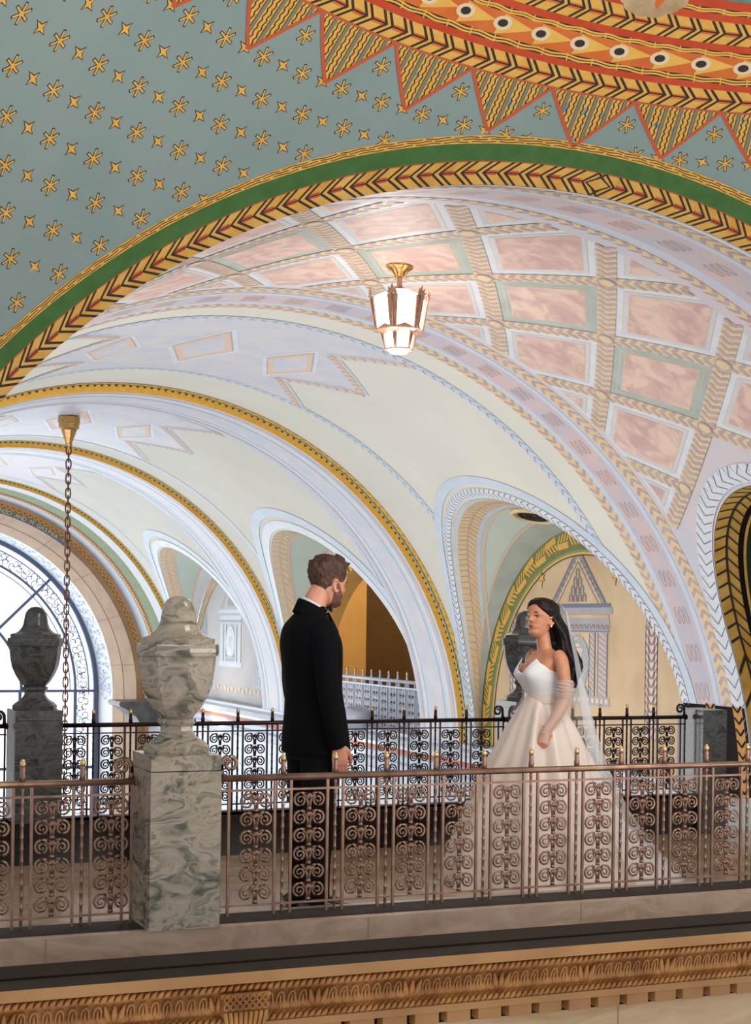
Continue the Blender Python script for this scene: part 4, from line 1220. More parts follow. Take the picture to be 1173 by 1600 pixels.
# grey floodlight housing clamped to the side balcony
fl_ = MB()
fl_.lathe([(0.50, 0), (0.56, 0.05), (0.56, 0.85), (0.48, 0.95)], M_silver, 8)
ft = empty('floodlight', (11.5, 27.9, E-2.1)); ft.scale = (0.5, 0.5, 0.42); tag(ft, 'grey boxy floodlight housing at the foot of the pale balcony railing', 'floodlight')
fo = fl_.build('housing', ft); 
y_ = MB(); y_.tube([(0, 0, -0.2), (0, 0, 0.02)], 0.12, M_silver, 8); y_.build('stand', ft)
fo.rotation_euler = (rad(12), rad(8), 0)
g_ = MB()
for i in range(14):
    a = rad(-60+i*14); g_.tube([(0.6*cos(a)+0.05*cos(t), -0.2, 0.45+0.6*sin(a)+0.05*sin(t)) for t in frange(0, 2*pi, 8)[:-1]], 0.014, M_silver, 5, closed=True)
g_.build('scroll_edge', ft)
# carved console at the foot of the window arch
M_cons = mat('grey_console_stone', rgb(112, 104, 102), 0.45, c2=rgb(84, 78, 78), scale=3)
co = MB()
pcs = [(0.0, 0.0), (-1.15, 0.0), (-1.20, -0.06), (-1.15, -0.14), (-1.0, -0.20), (-0.7, -0.42), (-0.62, -0.55), (-0.60, -0.62), (0.0, -0.62)]
for i in range(len(pcs)-1):
    (a, b), (c, d_) = pcs[i], pcs[i+1]
    co.face([(a, 0, b), (c, 0, d_), (c, 1.4, d_), (a, 1.4, b)], M_cons)
co.face([(a, 0, b) for a, b in pcs], M_cons); co.face([(a, 1.4, b) for a, b in pcs][::-1], M_cons)
tag(co.build('stone_console', loc=(11.60, 42.6, E-2.36)), 'pale moulded stone console under the end of the window arch, left of the nearest urn', 'console')
# roundel grille at the top of the second lunette
fn2, dep2 = tun(LUN[2])
gr = MB()
pc = Vector(fn2(0.5, 0.95, 0.02)); pa = Vector(fn2(0.53, 0.95, 0.02))-pc; pa.normalize(); pd = Vector(fn2(0.5, 1.25, 0.02))-pc; pd.normalize(); pn_ = pa.cross(pd)
if pn_.z > 0: pn_ = -pn_
for r_, w_, mm in ((0.34, 0.035, M_vgold), (0.24, 0.02, M_ledge), (0.15, 0.02, M_ledge)):
    gr.tube([pc+pn_*0.02+(pa*cos(t)+pd*sin(t))*r_ for t in frange(0, 2*pi, 28)[:-1]], w_, mm, 6, closed=True)
gr.face([pc+pn_*0.004+(pa*cos(t)+pd*sin(t))*0.33 for t in frange(0, 2*pi, 28)[:-1]], M_vgold)
for k in range(12):
    t = 2*pi*k/12; gr.tube([pc+pn_*0.02+(pa*cos(t)+pd*sin(t))*0.05, pc+pn_*0.02+(pa*cos(t+0.3)+pd*sin(t+0.3))*0.22], 0.012, M_ledge, 5)
tag(gr.build('ceiling_grille'), 'round brass openwork grille in the pale green soffit above the painted temple', 'grille')

# ------------------------------------------------------------------ hanging lantern
lx, ly = 6.42, 14.5
lz = vault(ly, math.degrees(math.asin((lx-6)/6)))[2]
T = empty('hanging_lantern', (lx, ly, lz), rad(-8)); T.scale = (1.08, 1.08, 1.03); tag(T, 'lit hexagonal ceiling lantern with bronze leaf corners hanging from the coffered vault', 'lantern')
s = MB(); s.lathe([(0.05, 0.03), (0.13, 0.01), (0.135, -0.012), (0.125, -0.03), (0.085, -0.045), (0.055, -0.085), (0.04, -0.115), (0.03, -0.125)], M_brassd, 20)
for k in range(8):
    a = 2*pi*k/8; s.tube([(0.128*cos(a), 0.128*sin(a), -0.025), (0.085*cos(a), 0.085*sin(a), -0.055), (0.042*cos(a), 0.042*sin(a), -0.12)], 0.008, M_brassd, 5)
s.build('canopy', T)
s = MB(); s.lathe([(0.022, -0.12), (0.032, -0.135), (0.02, -0.15), (0.026, -0.165), (0.026, -0.215), (0.05, -0.24), (0.09, -0.255)], M_lampb, 12); s.build('stem', T)
def hexa(prof, mm, name, rot=0.0):
    s = MB(); s.lathe(prof, mm, 6, smooth=False); o = s.build(name, T, rot=(0, 0, rot)); return o
hexa([(0.10, -0.255), (0.235, -0.32), (0.262, -0.345), (0.215, -0.655), (0.195, -0.665)], M_lamp, 'glass_body')
hexa([(0.150, -0.675), (0.128, -0.84), (0.10, -0.852)], M_lamp, 'lower_glass')
rr_ = MB(); rr_.lathe([(0.222, -0.652), (0.232, -0.665), (0.15, -0.70), (0.14, -0.69)], M_lampb, 6, smooth=False)
for k in range(6):
    a0, a1 = 2*pi*k/6, 2*pi*(k+1)/6
    A = Vector((0.228*cos(a0), 0.228*sin(a0), -0.655)); B = Vector((0.228*cos(a1), 0.228*sin(a1), -0.655)); Mi = (A+B)/2+Vector((0, 0, 0.045))
    rr_.face([A, B, Mi], M_lampb)
rr_.build('rim', T)
hexa([(0.108, -0.838), (0.14, -0.842), (0.14, -0.856), (0.10, -0.862)], M_lampb, 'bottom_ring')
s = MB(); s.lathe([(0.10, -0.86), (0.08, -0.885), (0.03, -0.895)], M_lamp, 12); s.build('bottom_glass', T)
def leafplate(name, rt, zt, rb, zb, w_, head=True):
    """corner plate with a palmette head"""
    s = MB(); n_ = Vector((0.97, 0, 0.16))
    f_ = lambda u, t: Vector((rb+(rt-rb)*t+0.012, u, zb+(zt-zb)*t))
    b_ = 0.012
    P = [f_(-w_*0.62, 0), f_(w_*0.62, 0), f_(w_, 1), f_(-w_, 1)]
    s.face(P, M_lampb); s.face([p-Vector((b_, 0, 0)) for p in P][::-1], M_lampb)
    for i in range(4): s.face([P[i], P[(i+1) % 4], P[(i+1) % 4]-Vector((b_, 0, 0)), P[i]-Vector((b_, 0, 0))], M_lampb)
    s.tube([f_(0, 0.02)+Vector((0.004, 0, 0)), f_(0, 1.0)+Vector((0.004, 0, 0))], w_*0.16, M_lampb, 5)
    if head:
        for k, (a, L_) in enumerate(((0, 0.11), (28, 0.085), (-28, 0.085), (58, 0.065), (-58, 0.065))):
            dx, dz = sin(rad(a)), cos(rad(a))
            c = f_(0, 0.97)
            s.tube([c, c+Vector((0.008, dx*L_*0.55, dz*L_*0.55)), c+Vector((0.02, dx*L_, dz*L_))], [(0.014, 0.006), (0.018, 0.006), (0.002, 0.002)], M_lampb, 6, flat=(0, 1, 0))
    return s.build(name, T)
lp = leafplate('leaf_plate', 0.268, -0.345, 0.222, -0.655, 0.052)
lq = leafplate('lower_leaf', 0.160, -0.69, 0.130, -0.84, 0.022, True)
lq.scale = (1, 1, 1)
for k in range(6):
    o = lp if k == 0 else copy_part(lp, T); o.rotation_euler = (0, 0, 2*pi*k/6)
    o = lq if k == 0 else copy_part(lq, T); o.rotation_euler = (0, 0, 2*pi*k/6)
ld = bpy.data.lights.new('lantern_light', 'POINT'); ld.energy = 55; ld.color = (1, 0.95, 0.9); ld.shadow_soft_size = 0.25
lo = bpy.data.objects.new('lantern_light', ld); COL.objects.link(lo); lo.location = (lx, ly, lz-0.3); lo.visible_camera = False
lo.location = (lx, ly-0.0, lz-1.0)

# ------------------------------------------------------------------ chain of the second hanging lamp
hx, hy = 5.86, 28.1
hz = ZS+6.0
H = empty('lamp_chain', (hx, hy, hz)); tag(H, 'long bronze lamp chain with brass ceiling cup, hanging before the arched window', 'chain')
s = MB(); s.lathe([(0.05, 0.0), (0.20, -0.03), (0.205, -0.14), (0.19, -0.15), (0.185, -0.235), (0.165, -0.25), (0.15, -0.26)], M_brassd, 10, smooth=False); s.build('canopy', H)
s = MB(); s.lathe([(0.14, -0.26), (0.145, -0.275), (0.055, -0.52), (0.075, -0.53), (0.07, -0.55)], M_brassd, 8, smooth=False); s.build('cone', H)
def link_mesh():
    s = MB(); P = []
    for i in range(20):
        a = 2*pi*i/20; P.append((0.042*cos(a), 0, 0.062*(1 if sin(a) > 0 else -1)*(abs(sin(a))**0.6)+0.0))
    P = [(0.043*math.copysign(abs(cos(t))**0.6, cos(t)), 0, 0.093*math.copysign(abs(sin(t))**0.75, sin(t))) for t in frange(0, 2*pi, 22)[:-1]]
    s.tube(P, 0.0135, M_chain, 6, closed=True)
    return s
lk = link_mesh().build('link', H)
nl = 50; zz = -0.63
for i in range(nl):
    o = lk if i == 0 else copy_part(lk, H)
    o.location = (0, 0, zz); o.rotation_euler = (0, 0, rad(-18) if i % 2 == 0 else rad(72)); zz -= 0.133
# ------------------------------------------------------------------ people
M_skin = mat('skin_light', rgb(216, 156, 130), 0.5, c2=rgb(208, 142, 116), scale=14)
M_tan = mat('skin_tan', rgb(214, 150, 116), 0.42, c2=rgb(204, 138, 104), scale=14)
M_suit = mat('black_wool', rgb(7, 9, 14), 0.85, bump=0.1, bscale=220, spec=0.12)
M_trou = mat('black_trouser_wool', rgb(6, 6, 8), 0.85, spec=0.2)
M_shoe = mat('black_patent', rgb(12, 12, 12), 0.15)
M_shirt = mat('white_shirt', rgb(214, 216, 224), 0.7)
M_hairm = mat('brown_hair', rgb(92, 58, 42), 0.5, c2=rgb(58, 36, 28), scale=30, aniso=(1, 1, 0.5), bump=0.6, bscale=90)
M_beard = mat('beard_stubble', rgb(122, 78, 60), 0.7, c2=rgb(96, 60, 46), scale=60)
M_hairf = mat('dark_hair', rgb(20, 12, 11), 0.42, spec=0.3, c2=rgb(34, 20, 18), scale=18, aniso=(3, 3, 0.4))
M_satin = mat('ivory_satin', rgb(228, 212, 204), 0.34, c2=rgb(222, 204, 196), scale=2, sheen=0.3)
M_bod = mat('white_satin', rgb(236, 238, 246), 0.38)
M_tulle = mat('sheer_tulle', rgb(240, 222, 216), 0.7, alpha=0.42)
M_veil = mat('veil_tulle', rgb(238, 240, 248), 0.8, alpha=0.36)
M_lip = mat('lips', rgb(170, 78, 76), 0.4)
M_eye = mat('eye_dark', rgb(34, 22, 18), 0.2)
M_eyew = mat('eye_white', rgb(226, 220, 216), 0.3)
M_brow = mat('brow', rgb(50, 32, 26), 0.7)
M_pearl = mat('pearl', rgb(240, 236, 230), 0.2)
def interp(tab, t):
    for (a, va), (b, vb) in zip(tab[:-1], tab[1:]):
        if t <= b:
            k_ = (t-a)/(b-a); k_ = k_*k_*(3-2*k_)*0.5+k_*0.5
            return va+(vb-va)*k_
    return tab[-1][1]
XFR = [(0, .030), (.03, .062), (.09, .078), (.15, .078), (.2, .074), (.27, .083), (.33, .080), (.4, .082), (.5, .082), (.6, .092), (.75, .090), (.88, .068), (.96, .040), (1, .004)]
XBK = [(0, .0), (.1, .02), (.2, .045), (.35, .075), (.5, .094), (.65, .104), (.8, .096), (.92, .062), (.97, .036), (1, .004)]
HWD = [(0, .020), (.04, .036), (.12, .050), (.22, .058), (.4, .066), (.5, .071), (.6, .075), (.75, .077), (.88, .060), (.96, .034), (1, .004)]
def headfn(H, sc_, jaw=1.0):
    def fn(t, th, off=0.0):
        """t height fraction, th angle (0 = face)"""
        xf, xb, w_ = interp(XFR, t)*sc_, interp(XBK, t)*sc_, interp(HWD, t)*sc_*(1+(jaw-1)*min(1, max(0, (0.55-t)/0.25)))
        c, s_ = cos(th), sin(th)
        x = (xf if c > 0 else xb)*math.copysign(abs(c)**0.9, c); y = w_*math.copysign(abs(s_)**0.95, s_)
        tn = th if th < pi else th-2*pi
        if c > 0:
            n_ = math.exp(-(tn/0.17)**2)
            if t < 0.42: nb = max(0, 1-((0.42-t)/0.055)**2)*.029
            else: nb = max(0, .029*(1-(t-.42)/.20))
            x += nb*n_*sc_
            x -= 0.010*sc_*math.exp(-((abs(tn)-0.42)/0.17)**2)*math.exp(-((t-.515)/.045)**2)
            x += 0.006*sc_*math.exp(-(tn/0.35)**2)*math.exp(-((t-.285)/.018)**2)
            x += 0.006*sc_*math.exp(-(tn/0.35)**2)*math.exp(-((t-.235)/.018)**2)
            x += 0.004*sc_*math.exp(-((abs(tn)-0.7)/0.22)**2)*math.exp(-((t-.4)/.07)**2)
            x -= 0.004*sc_*math.exp(-(tn/0.5)**2)*math.exp(-((t-.185)/.02)**2)
        r_ = math.hypot(x, y) or 1e-6
        k_ = 1+off/max(r_, 0.02)
        return Vector((x*k_, y*k_, t*H+(off*1.0 if t > 0.8 else 0)))
    return fn
class Fig:
    def __init__(s): s.mb = MB()
    def t(s, pts, rad_, m, seg=14, flat=None): s.mb.tube(pts, rad_, m, seg, flat=flat)
def smooth_path(P, n=4):
    """Catmull-Rom through points carrying radii"""
    out = []
    for i in range(len(P)-1):
        p0, p1, p2, p3 = P[max(i-1, 0)], P[i], P[i+1], P[min(i+2, len(P)-1)]
        for j in range(n):
            t = j/n
            out.append(tuple(0.5*((2*b)+(-a+c)*t+(2*a-5*b+4*c-d_)*t*t+(-a+3*b-3*c+d_)*t**3) for a, b, c, d_ in zip(p0, p1, p2, p3)))
    out.append(tuple(P[-1])); return out
def limb(mb, P, m, seg=14, flat=None, n=4):
    """P rows: x, y, z, ru, rv"""
    Q = smooth_path(P, n)
    mb.tube([q[:3] for q in Q], [(max(q[3], 1e-3), max(q[4], 1e-3)) for q in Q], m, seg, flat=flat)
def rings(mb, R, m, seg=40, n=4, e=2.3):
    """stack of super-elliptic rings: cx, cy, z, rx, ry"""
    Q = smooth_path(R, n); b = len(mb.v); k_ = mb.mi(m)
    for q in Q:
        for j in range(seg):
            a = 2*pi*j/seg; c, s_ = cos(a), sin(a)
            mb.v.append((q[0]+q[3]*math.copysign(abs(c)**(2/e), c), q[1]+q[4]*math.copysign(abs(s_)**(2/e), s_), q[2]))
    for i in range(len(Q)-1):
        for j in range(seg):
            j2 = (j+1) % seg
            mb.f.append((b+i*seg+j, b+i*seg+j2, b+(i+1)*seg+j2, b+(i+1)*seg+j)); mb.m.append(k_); mb.sm.append(True)
    mb.f.append(tuple(b+j for j in range(seg))[::-1]); mb.m.append(k_); mb.sm.append(True)
    mb.f.append(tuple(b+(len(Q)-1)*seg+j for j in range(seg))); mb.m.append(k_); mb.sm.append(True)
def hand(mb, W, D, side, m, pn, s_=1.0, curl=0.5):
    """W wrist point, D direction the hand points, pn palm normal; four curled fingers and a thumb"""
    W = Vector(W); D = Vector(D).normalized(); pn = Vector(pn); pn = (pn-D*pn.dot(D)).normalized(); lat = D.cross(pn)*side
    mb.tube([W-D*0.03*s_, W, W+D*0.03*s_, W+D*0.065*s_, W+D*0.088*s_], [(0.021*s_, 0.028*s_), (0.018*s_, 0.027*s_), (0.016*s_, 0.037*s_), (0.0145*s_, 0.040*s_), (0.010*s_, 0.036*s_)], m, 14, flat=pn)
    for i, (o_, L_) in enumerate(((0.0295, .072), (0.0098, .080), (-0.0098, .075), (-0.0290, .058))):
        p = W+D*0.080*s_+lat*o_*s_; dr = D.copy(); pts = [p-D*0.02*s_, p]; cu = curl*(1+0.12*i)
        for q, fr in enumerate((0.45, 0.32, 0.23)):
            ang = cu*(0.55+0.35*q)
            dr = (dr*cos(ang)+pn*sin(ang)).normalized(); p = p+dr*L_*fr*s_; pts.append(p)
        mb.tube(pts, [0.0095*s_, 0.0095*s_, 0.0088*s_, 0.0078*s_, 0.0062*s_], m, 8)
    b = W+D*0.012*s_+lat*0.026*s_
    mb.tube([b, b+(D*0.6+lat*0.55+pn*0.25)*0.034*s_, b+(D*0.95+lat*0.55+pn*0.45)*0.058*s_, b+(D*1.3+lat*0.45+pn*0.6)*0.072*s_], [0.014*s_, 0.0125*s_, 0.0105*s_, 0.008*s_], m, 8)
def finish(mb, name, parent, vox=0.005, sm=4):
    o = mb.build(name, parent, smooth=True)
    bm = bmesh.new(); bm.from_mesh(o.data); bmesh.ops.remove_doubles(bm, verts=bm.verts, dist=1e-5); bm.to_mesh(o.data); bm.free()
    r = o.modifiers.new('fuse', 'REMESH'); r.mode = 'VOXEL'; r.voxel_size = vox; r.use_smooth_shade = True
    s_ = o.modifiers.new('soften', 'SMOOTH'); s_.factor = 0.5; s_.iterations = sm
    return o
def place_head(mb, fn, M_, m, nt=44, nth=56):
    mb.grid(lambda t, th: M_ @ fn(t, th), frange(0, 1, nt), frange(0, 2*pi, nth)[:-1], m, closed=True)
    b = len(mb.v); mb.v.append(tuple(M_ @ fn(0, 0)*1.0)); 
    # close the underside
    ring_ = [M_ @ fn(0, th) for th in frange(0, 2*pi, 20)[:-1]]
    mb.face(ring_[::-1], m)
    ring_ = [M_ @ fn(1, th) for th in frange(0, 2*pi, 20)[:-1]]
    mb.face(ring_, m)
def ear(mb, M_, y, H, m, s_=1.0):
    sg = 1 if y > 0 else -1
    P = [M_ @ Vector((-0.005+0.017*cos(a)*s_-0.004*sin(a), y+sg*0.006+sg*0.006*max(0, -cos(a)), H*0.455+0.030*sin(a)*s_)) for a in frange(0.6, 2*pi-0.5, 14)]
    mb.tube(P, 0.0052*s_, m, 6)
    mb.tube([M_ @ Vector((-0.008, y-sg*0.004, H*0.455+dz)) for dz in (-0.022, 0, 0.022)], [(0.012, 0.007)]*3, m, 8)

# ---- groom, seen from behind his right shoulder
G = empty('person', (2.79, 7.343, 0.0), 0.0)
tag(G, 'man in a black suit with short brown hair and beard, back turned', 'person')
HM = Matrix.Translation((0.072, 0.012, 1.560)) @ Matrix.Rotation(rad(13), 4, 'Z') @ Matrix.Rotation(rad(9), 4, 'Y')
hf = headfn(0.243, 1.03, 1.12)
B = MB()
place_head(B, hf, HM, M_skin)
for y in (-0.077, 0.077): ear(B, HM, y, 0.238, M_skin, 1.05)
limb(B, [(-.01, 0, 1.44, .07, .075), (-.002, 0, 1.52, .062, .063), (0.018, 0.004, 1.59, .060, .060), (0.055, 0.01, 1.66, .052, .056)], M_skin)
rings(B, [(0, 0, .86, .11, .165), (0, 0, .98, .115, .17), (0, 0, 1.1, .10, .15), (0, 0, 1.25, .115, .17), (0, 0, 1.38, .11, .185), (0, 0, 1.46, .08, .15), (0, 0, 1.51, .05, .06)], M_skin, 32)
for s_ in (-1, 1):
    limb(B, [(0, s_*.10, .92, .085, .085), (0.01, s_*.105, .70, .075, .075), (0.01, s_*.11, .50, .055, .058), (-.005, s_*.11, .30, .055, .052), (-.01, s_*.112, .12, .038, .036), (-.01, s_*.112, .05, .04, .036)], M_skin)
    limb(B, [(-.05, s_*.112, .04, .035, .03), (.05, s_*.115, .04, .035, .042), (.15, s_*.12, .03, .02, .042), (.2, s_*.12, .025, .012, .03)], M_skin)
    limb(B, [(0, s_*.19, 1.44, .05, .05), (-.01, s_*.225, 1.36, .048, .048), (-.01, s_*.245, 1.16, .04, .04), (.03, s_*.25, .98, .036, .036), (0.058, s_*.245, .86, .026, .03)], M_skin)
hand(B, (0.058, -.245, .865), (0.12, 0.10, -1), 1, M_skin, (0.15, 1, 0), 1.08, 0.42)
hand(B, (0.058, .245, .865), (0.12, -0.10, -1), -1, M_skin, (0.15, -1, 0), 1.08, 0.42)
finish(B, 'body', G, 0.0045, 3)
J = MB()
rings(J, [(0.03, 0, .815, .165, .215), (0.025, 0, .90, .160, .212), (0.02, 0, 1.02, .145, .20), (0.01, 0, 1.14, .135, .19), (0.0, 0, 1.28, .142, .208), (-.008, 0, 1.38, .142, .218), (-.018, 0, 1.455, .115, .205), (-.018, 0, 1.50, .088, .145), (-.005, 0, 1.545, .068, .075), (0.004, 0, 1.565, .062, .064)], M_suit, 48)
for s_ in (-1, 1):
    limb(J, [(-.012, s_*.165, 1.455, .060, .062), (-.015, s_*.215, 1.40, .070, .066), (-.015, s_*.238, 1.28, .064, .060), (-.008, s_*.25, 1.14, .058, .056), (.02, s_*.252, 1.00, .052, .050), (.045, s_*.248, .875, .046, .044), (.048, s_*.247, .862, .040, .038)], M_suit, 18)
jo = finish(J, 'jacket', G, 0.006, 5)
jc = MB()      # jacket collar and lapel
ctop = lambda a: 1.562+0.036*(-cos(a))
jc.grid(lambda u, a: (0.0+(0.071+0.016*u)*cos(a)-0.004-0.012*u, 0.002+(0.072+0.022*u)*sin(a), ctop(a)+0.004-0.065*u), frange(0, 1, 8), frange(0.45, 2*pi-0.45, 40), M_suit)
jc.tube([(0.066, -.045, 1.530), (0.112, -0.055, 1.44), (0.146, -0.02, 1.30), (0.15, 0.0, 1.16)], [(0.007, 0.020), (0.008, 0.026), (0.008, 0.026), (0.006, 0.01)], M_suit, 8)
jc.build('jacket_collar', G)
Tm = MB()
rings(Tm, [(0.01, 0, .78, .125, .175), (0.01, 0, .88, .13, .18), (0.01, 0, .98, .12, .17)], M_trou, 32)
for s_ in (-1, 1):
    limb(Tm, [(0.01, s_*.092, .90, .105, .095), (0.012, s_*.10, .70, .096, .088), (0.012, s_*.108, .48, .078, .074), (0.0, s_*.11, .25, .070, .064), (0.0, s_*.112, .06, .068, .06), (0.0, s_*.112, .045, .066, .058)], M_trou, 18)
finish(Tm, 'trousers', G, 0.008, 4)
for s_ in (-1, 1):
    sh = MB()
    limb(sh, [(-.085, s_*.112, .035, .025, .03), (-.06, s_*.112, .045, .042, .04), (.03, s_*.114, .048, .045, .047), (.12, s_*.118, .035, .032, .05), (.2, s_*.12, .026, .022, .04), (.235, s_*.12, .02, .012, .02)], M_shoe, 14, flat=(0, 0, 1))
    sh.box(-.10, .225, s_*.115-.04, s_*.115+.04, 0.001, .014, M_shoe); sh.build('shoe', G)
sc_ = MB(); P = [(0.010+0.066*cos(a), 0.002+0.068*sin(a), 1.580+0.012*(-cos(a))) for a in frange(0, 2*pi, 28)[:-1]]
sc_.tube(P, [(0.004, 0.024)]*28, M_shirt, 6, closed=True, flat=(0, 0, 1))
sc_.face([(0.072, -.035, 1.565), (0.072, .035, 1.565), (0.135, 0.012, 1.40), (0.135, -.012, 1.40)], M_shirt)
sc2 = MB()
n_ = 28
sc2.grid(lambda z, a: (0.0+0.0665*cos(a)-0.003, 0.002+0.0675*sin(a), 1.562+0.036*(-cos(a))+z), [-0.03, -0.01, 0.008, 0.016], frange(0, 2*pi, 32)[:-1], M_shirt, closed=True)
so_ = sc2.build('shirt_collar', G); so_.modifiers.new('s', 'SOLIDIFY').thickness = 0.004
bt_ = MB()
for s_ in (-1, 1): bt_.tube([(0.082, 0.004*s_, 1.548), (0.088, 0.024*s_, 1.552), (0.084, 0.050*s_, 1.556)], [(0.008, 0.006), (0.018, 0.008), (0.026, 0.006)], M_shoe, 8, flat=(0, 0, 1))
bt_.tube([(0.086, -.008, 1.55), (0.086, .008, 1.55)], 0.010, M_shoe, 8); bt_.build('bow_tie', G)
fl2 = MB()
for k in range(9):
    a = 2*pi*k/9; fl2.tube([(0.152, 0.085, 1.40), (0.165+0.006*cos(3*a), 0.085+0.018*cos(a), 1.40+0.020*sin(a)), (0.172, 0.085+0.026*cos(a), 1.40+0.028*sin(a))], [(0.004, 0.003), (0.011, 0.006), (0.004, 0.002)], M_shirt, 6)
fl2.tube([(0.15, 0.085, 1.37), (0.155, 0.085, 1.34)], 0.004, M_sage, 5); fl2.build('boutonniere', G)
def haircap(fn, M_, t_low_fn, off_fn, mm, name, parent, nt=34, nth=64):
    hb = MB()
    def f_(u, th):
        tl = t_low_fn(th); t = tl+(0.995-tl)*u
        return M_ @ fn(t, th, off_fn(u, th, t))
    hb.grid(f_, frange(0, 1, nt), frange(0, 2*pi, nth)[:-1], mm, closed=True)
    hb.face([f_(1.0, th) for th in frange(0, 2*pi, 32)[:-1]], mm)
    cc_ = M_ @ Vector((-0.01, 0, fn(0.5, 0).z)); rg_ = [f_(0.0, th) for th in frange(0, 2*pi, nth)[:-1]]
    for i_ in range(len(rg_)): hb.face([cc_, rg_[(i_+1) % len(rg_)], rg_[i_]], mm)
    return hb
def gl(th):
    tn = abs(th if th < pi else th-2*pi)
    return interp([(0, .84), (.5, .82), (.85, .74), (1.15, .56), (1.5, .54), (1.9, .42), (2.4, .31), (3.2, .28)], tn)
random.seed(11)
def goff(u, th, t):
    tn = abs(th if th < pi else th-2*pi)
    tuft = 0.006*sin(th*9+t*17)*sin(t*23+th*3)+0.003*sin(th*31+t*40)
    top = interp([(0, 0.0005), (.2, .003), (.45, .009), (.7, .018), (1, .024)], u)
    if tn < 0.9: top += 0.012*(1-tn/0.9)*u
    return top+tuft*min(1, u*1.6)
hb = haircap(hf, HM, gl, goff, M_hairm, 'hair', G)
for k in range(26):       # quiff tufts over the brow
    th = rad(-34+68*k/25); c = HM @ hf(.88+0.08*random.random(), th, 0.014)
    e_ = HM @ hf(.86, th+0.15, 0.024+0.008*random.random()); e_ = e_+Vector((0.0, 0, 0.008*random.random()))
    hb.tube([c+Vector((-0.03, 0, 0.004)), c, e_], [0.010, 0.010, 0.002], M_hairm, 6)
hb.build('hair', G)
bd = MB()
def bfn(u, th):
    t = 0.015+(interp([(0, .20), (.5, .20), (.75, .26), (1.1, .36), (1.45, .52), (1.6, .54)], abs(th))-0.015)*u
    return HM @ hf(t, th if th >= 0 else th+2*pi, 0.0032+0.0022*sin(u*pi))
bd.grid(bfn, frange(0, 1, 16), frange(-1.62, 1.62, 40), M_beard)
bd.build('beard', G)
fc = MB()
for s_ in (-1, 1):
    th = s_*0.40
    fc.tube([HM @ hf(.60, abs(th+q) if s_ > 0 else 2*pi+th+q, 0.004) for q in (-.16, 0, .16)], 0.004, M_brow, 5)
fc.build('eyebrows', G)

# ---- bride, turned towards him, three-quarter face to the camera
BR = empty('person', (4.35, 7.75, 0.0), pi)
tag(BR, 'woman in a strapless white gown with long dark hair and veil', 'person')
hb_ = headfn(0.222, 0.98, 0.92)
BM = Matrix.Translation((0.012, 0.0, 1.405)) @ Matrix.Rotation(rad(18), 4, 'Z') @ Matrix.Rotation(rad(-9), 4, 'Y')
B = MB()
place_head(B, hb_, BM, M_tan)
for y in (-0.073, 0.073): ear(B, BM, y, 0.222, M_tan, 0.85)
limb(B, [(-.035, 0, 1.27, .052, .06), (-.03, 0, 1.33, .043, .046), (-.018, 0, 1.39, .040, .042), (-.005, 0, 1.47, .04, .044)], M_tan)
rings(B, [(-.02, 0, .90, .10, .15), (-.02, 0, 1.0, .085, .115), (-.015, 0, 1.08, .080, .108), (0.0, 0, 1.18, .088, .122), (-.005, 0, 1.25, .080, .138), (-.03, 0, 1.30, .062, .145), (-.034, 0, 1.325, .045, .11), (-.034, 0, 1.345, .035, .05)], M_tan, 32)
for s_ in (-1, 1):
    limb(B, [(0.045, s_*.052, 1.245, .036, .042), (0.060, s_*.056, 1.20, .040, .044), (0.045, s_*.052, 1.15, .036, .042)], M_tan)     # bust
    limb(B, [(-.035, s_*.135, 1.315, .036, .036), (-.038, s_*.168, 1.285, .040, .040), (-.045, s_*.19, 1.20, .037, .038), (-.05, s_*.20, 1.09, .032, .033), (-.005, s_*.205, .99, .029, .030), (0.07, s_*.20, .885, .021, .022)], M_tan)
    limb(B, [(-.02, s_*.08, .92, .08, .08), (0, s_*.085, .65, .065, .065), (0, s_*.085, .45, .048, .048), (-.01, s_*.085, .28, .044, .044), (-.01, s_*.085, .12, .03, .03), (0.02, s_*.085, .05, .03, .03), (0.09, s_*.085, .03, .02, .03)], M_tan)
# collar bones
for s_ in (-1, 1): B.tube([(0.018, s_*0.012, 1.302), (0.012, s_*.07, 1.314), (-.02, s_*.125, 1.325)], 0.008, M_tan, 6)
hand(B, (0.07, .200, .89), (0.22, -0.02, -1), 1, M_tan, (-0.25, -1, 0), 0.92, 0.62)
hand(B, (0.07, -.200, .89), (0.22, 0.02, -1), -1, M_tan, (-0.25, 1, 0), 0.92, 0.62)
finish(B, 'body', BR, 0.0042, 2)
# bodice with sweetheart points
bo = MB()
def bod(u, th):
    tn = th if th < pi else th-2*pi; at_ = abs(tn)
    top = interp([(0, 1.205), (.25, 1.222), (.62, 1.292), (.95, 1.262), (1.5, 1.225), (2.2, 1.20), (3.2, 1.19)], at_)
    z = 1.04+(top-1.04)*u
    rx = interp([(1.04, .092), (1.09, .090), (1.15, .102), (1.20, .112), (1.25, .104), (1.30, .09)], z)
    ry = interp([(1.04, .118), (1.09, .114), (1.18, .130), (1.25, .140), (1.30, .142)], z)
    cxx = interp([(1.04, -.018), (1.18, 0.002), (1.30, -.006)], z)
    bst = 0.040*math.exp(-((at_-0.55)/0.45)**2)*math.exp(-((z-1.205)/0.065)**2)
    return (cxx+(rx+bst)*cos(th), (ry+bst*0.5)*sin(th), z)
bo.grid(bod, frange(0, 1, 22), frange(0, 2*pi, 72)[:-1], M_bod, closed=True)
bob = bo.build('bodice', BR); bob.modifiers.new('s', 'SOLIDIFY').thickness = 0.004
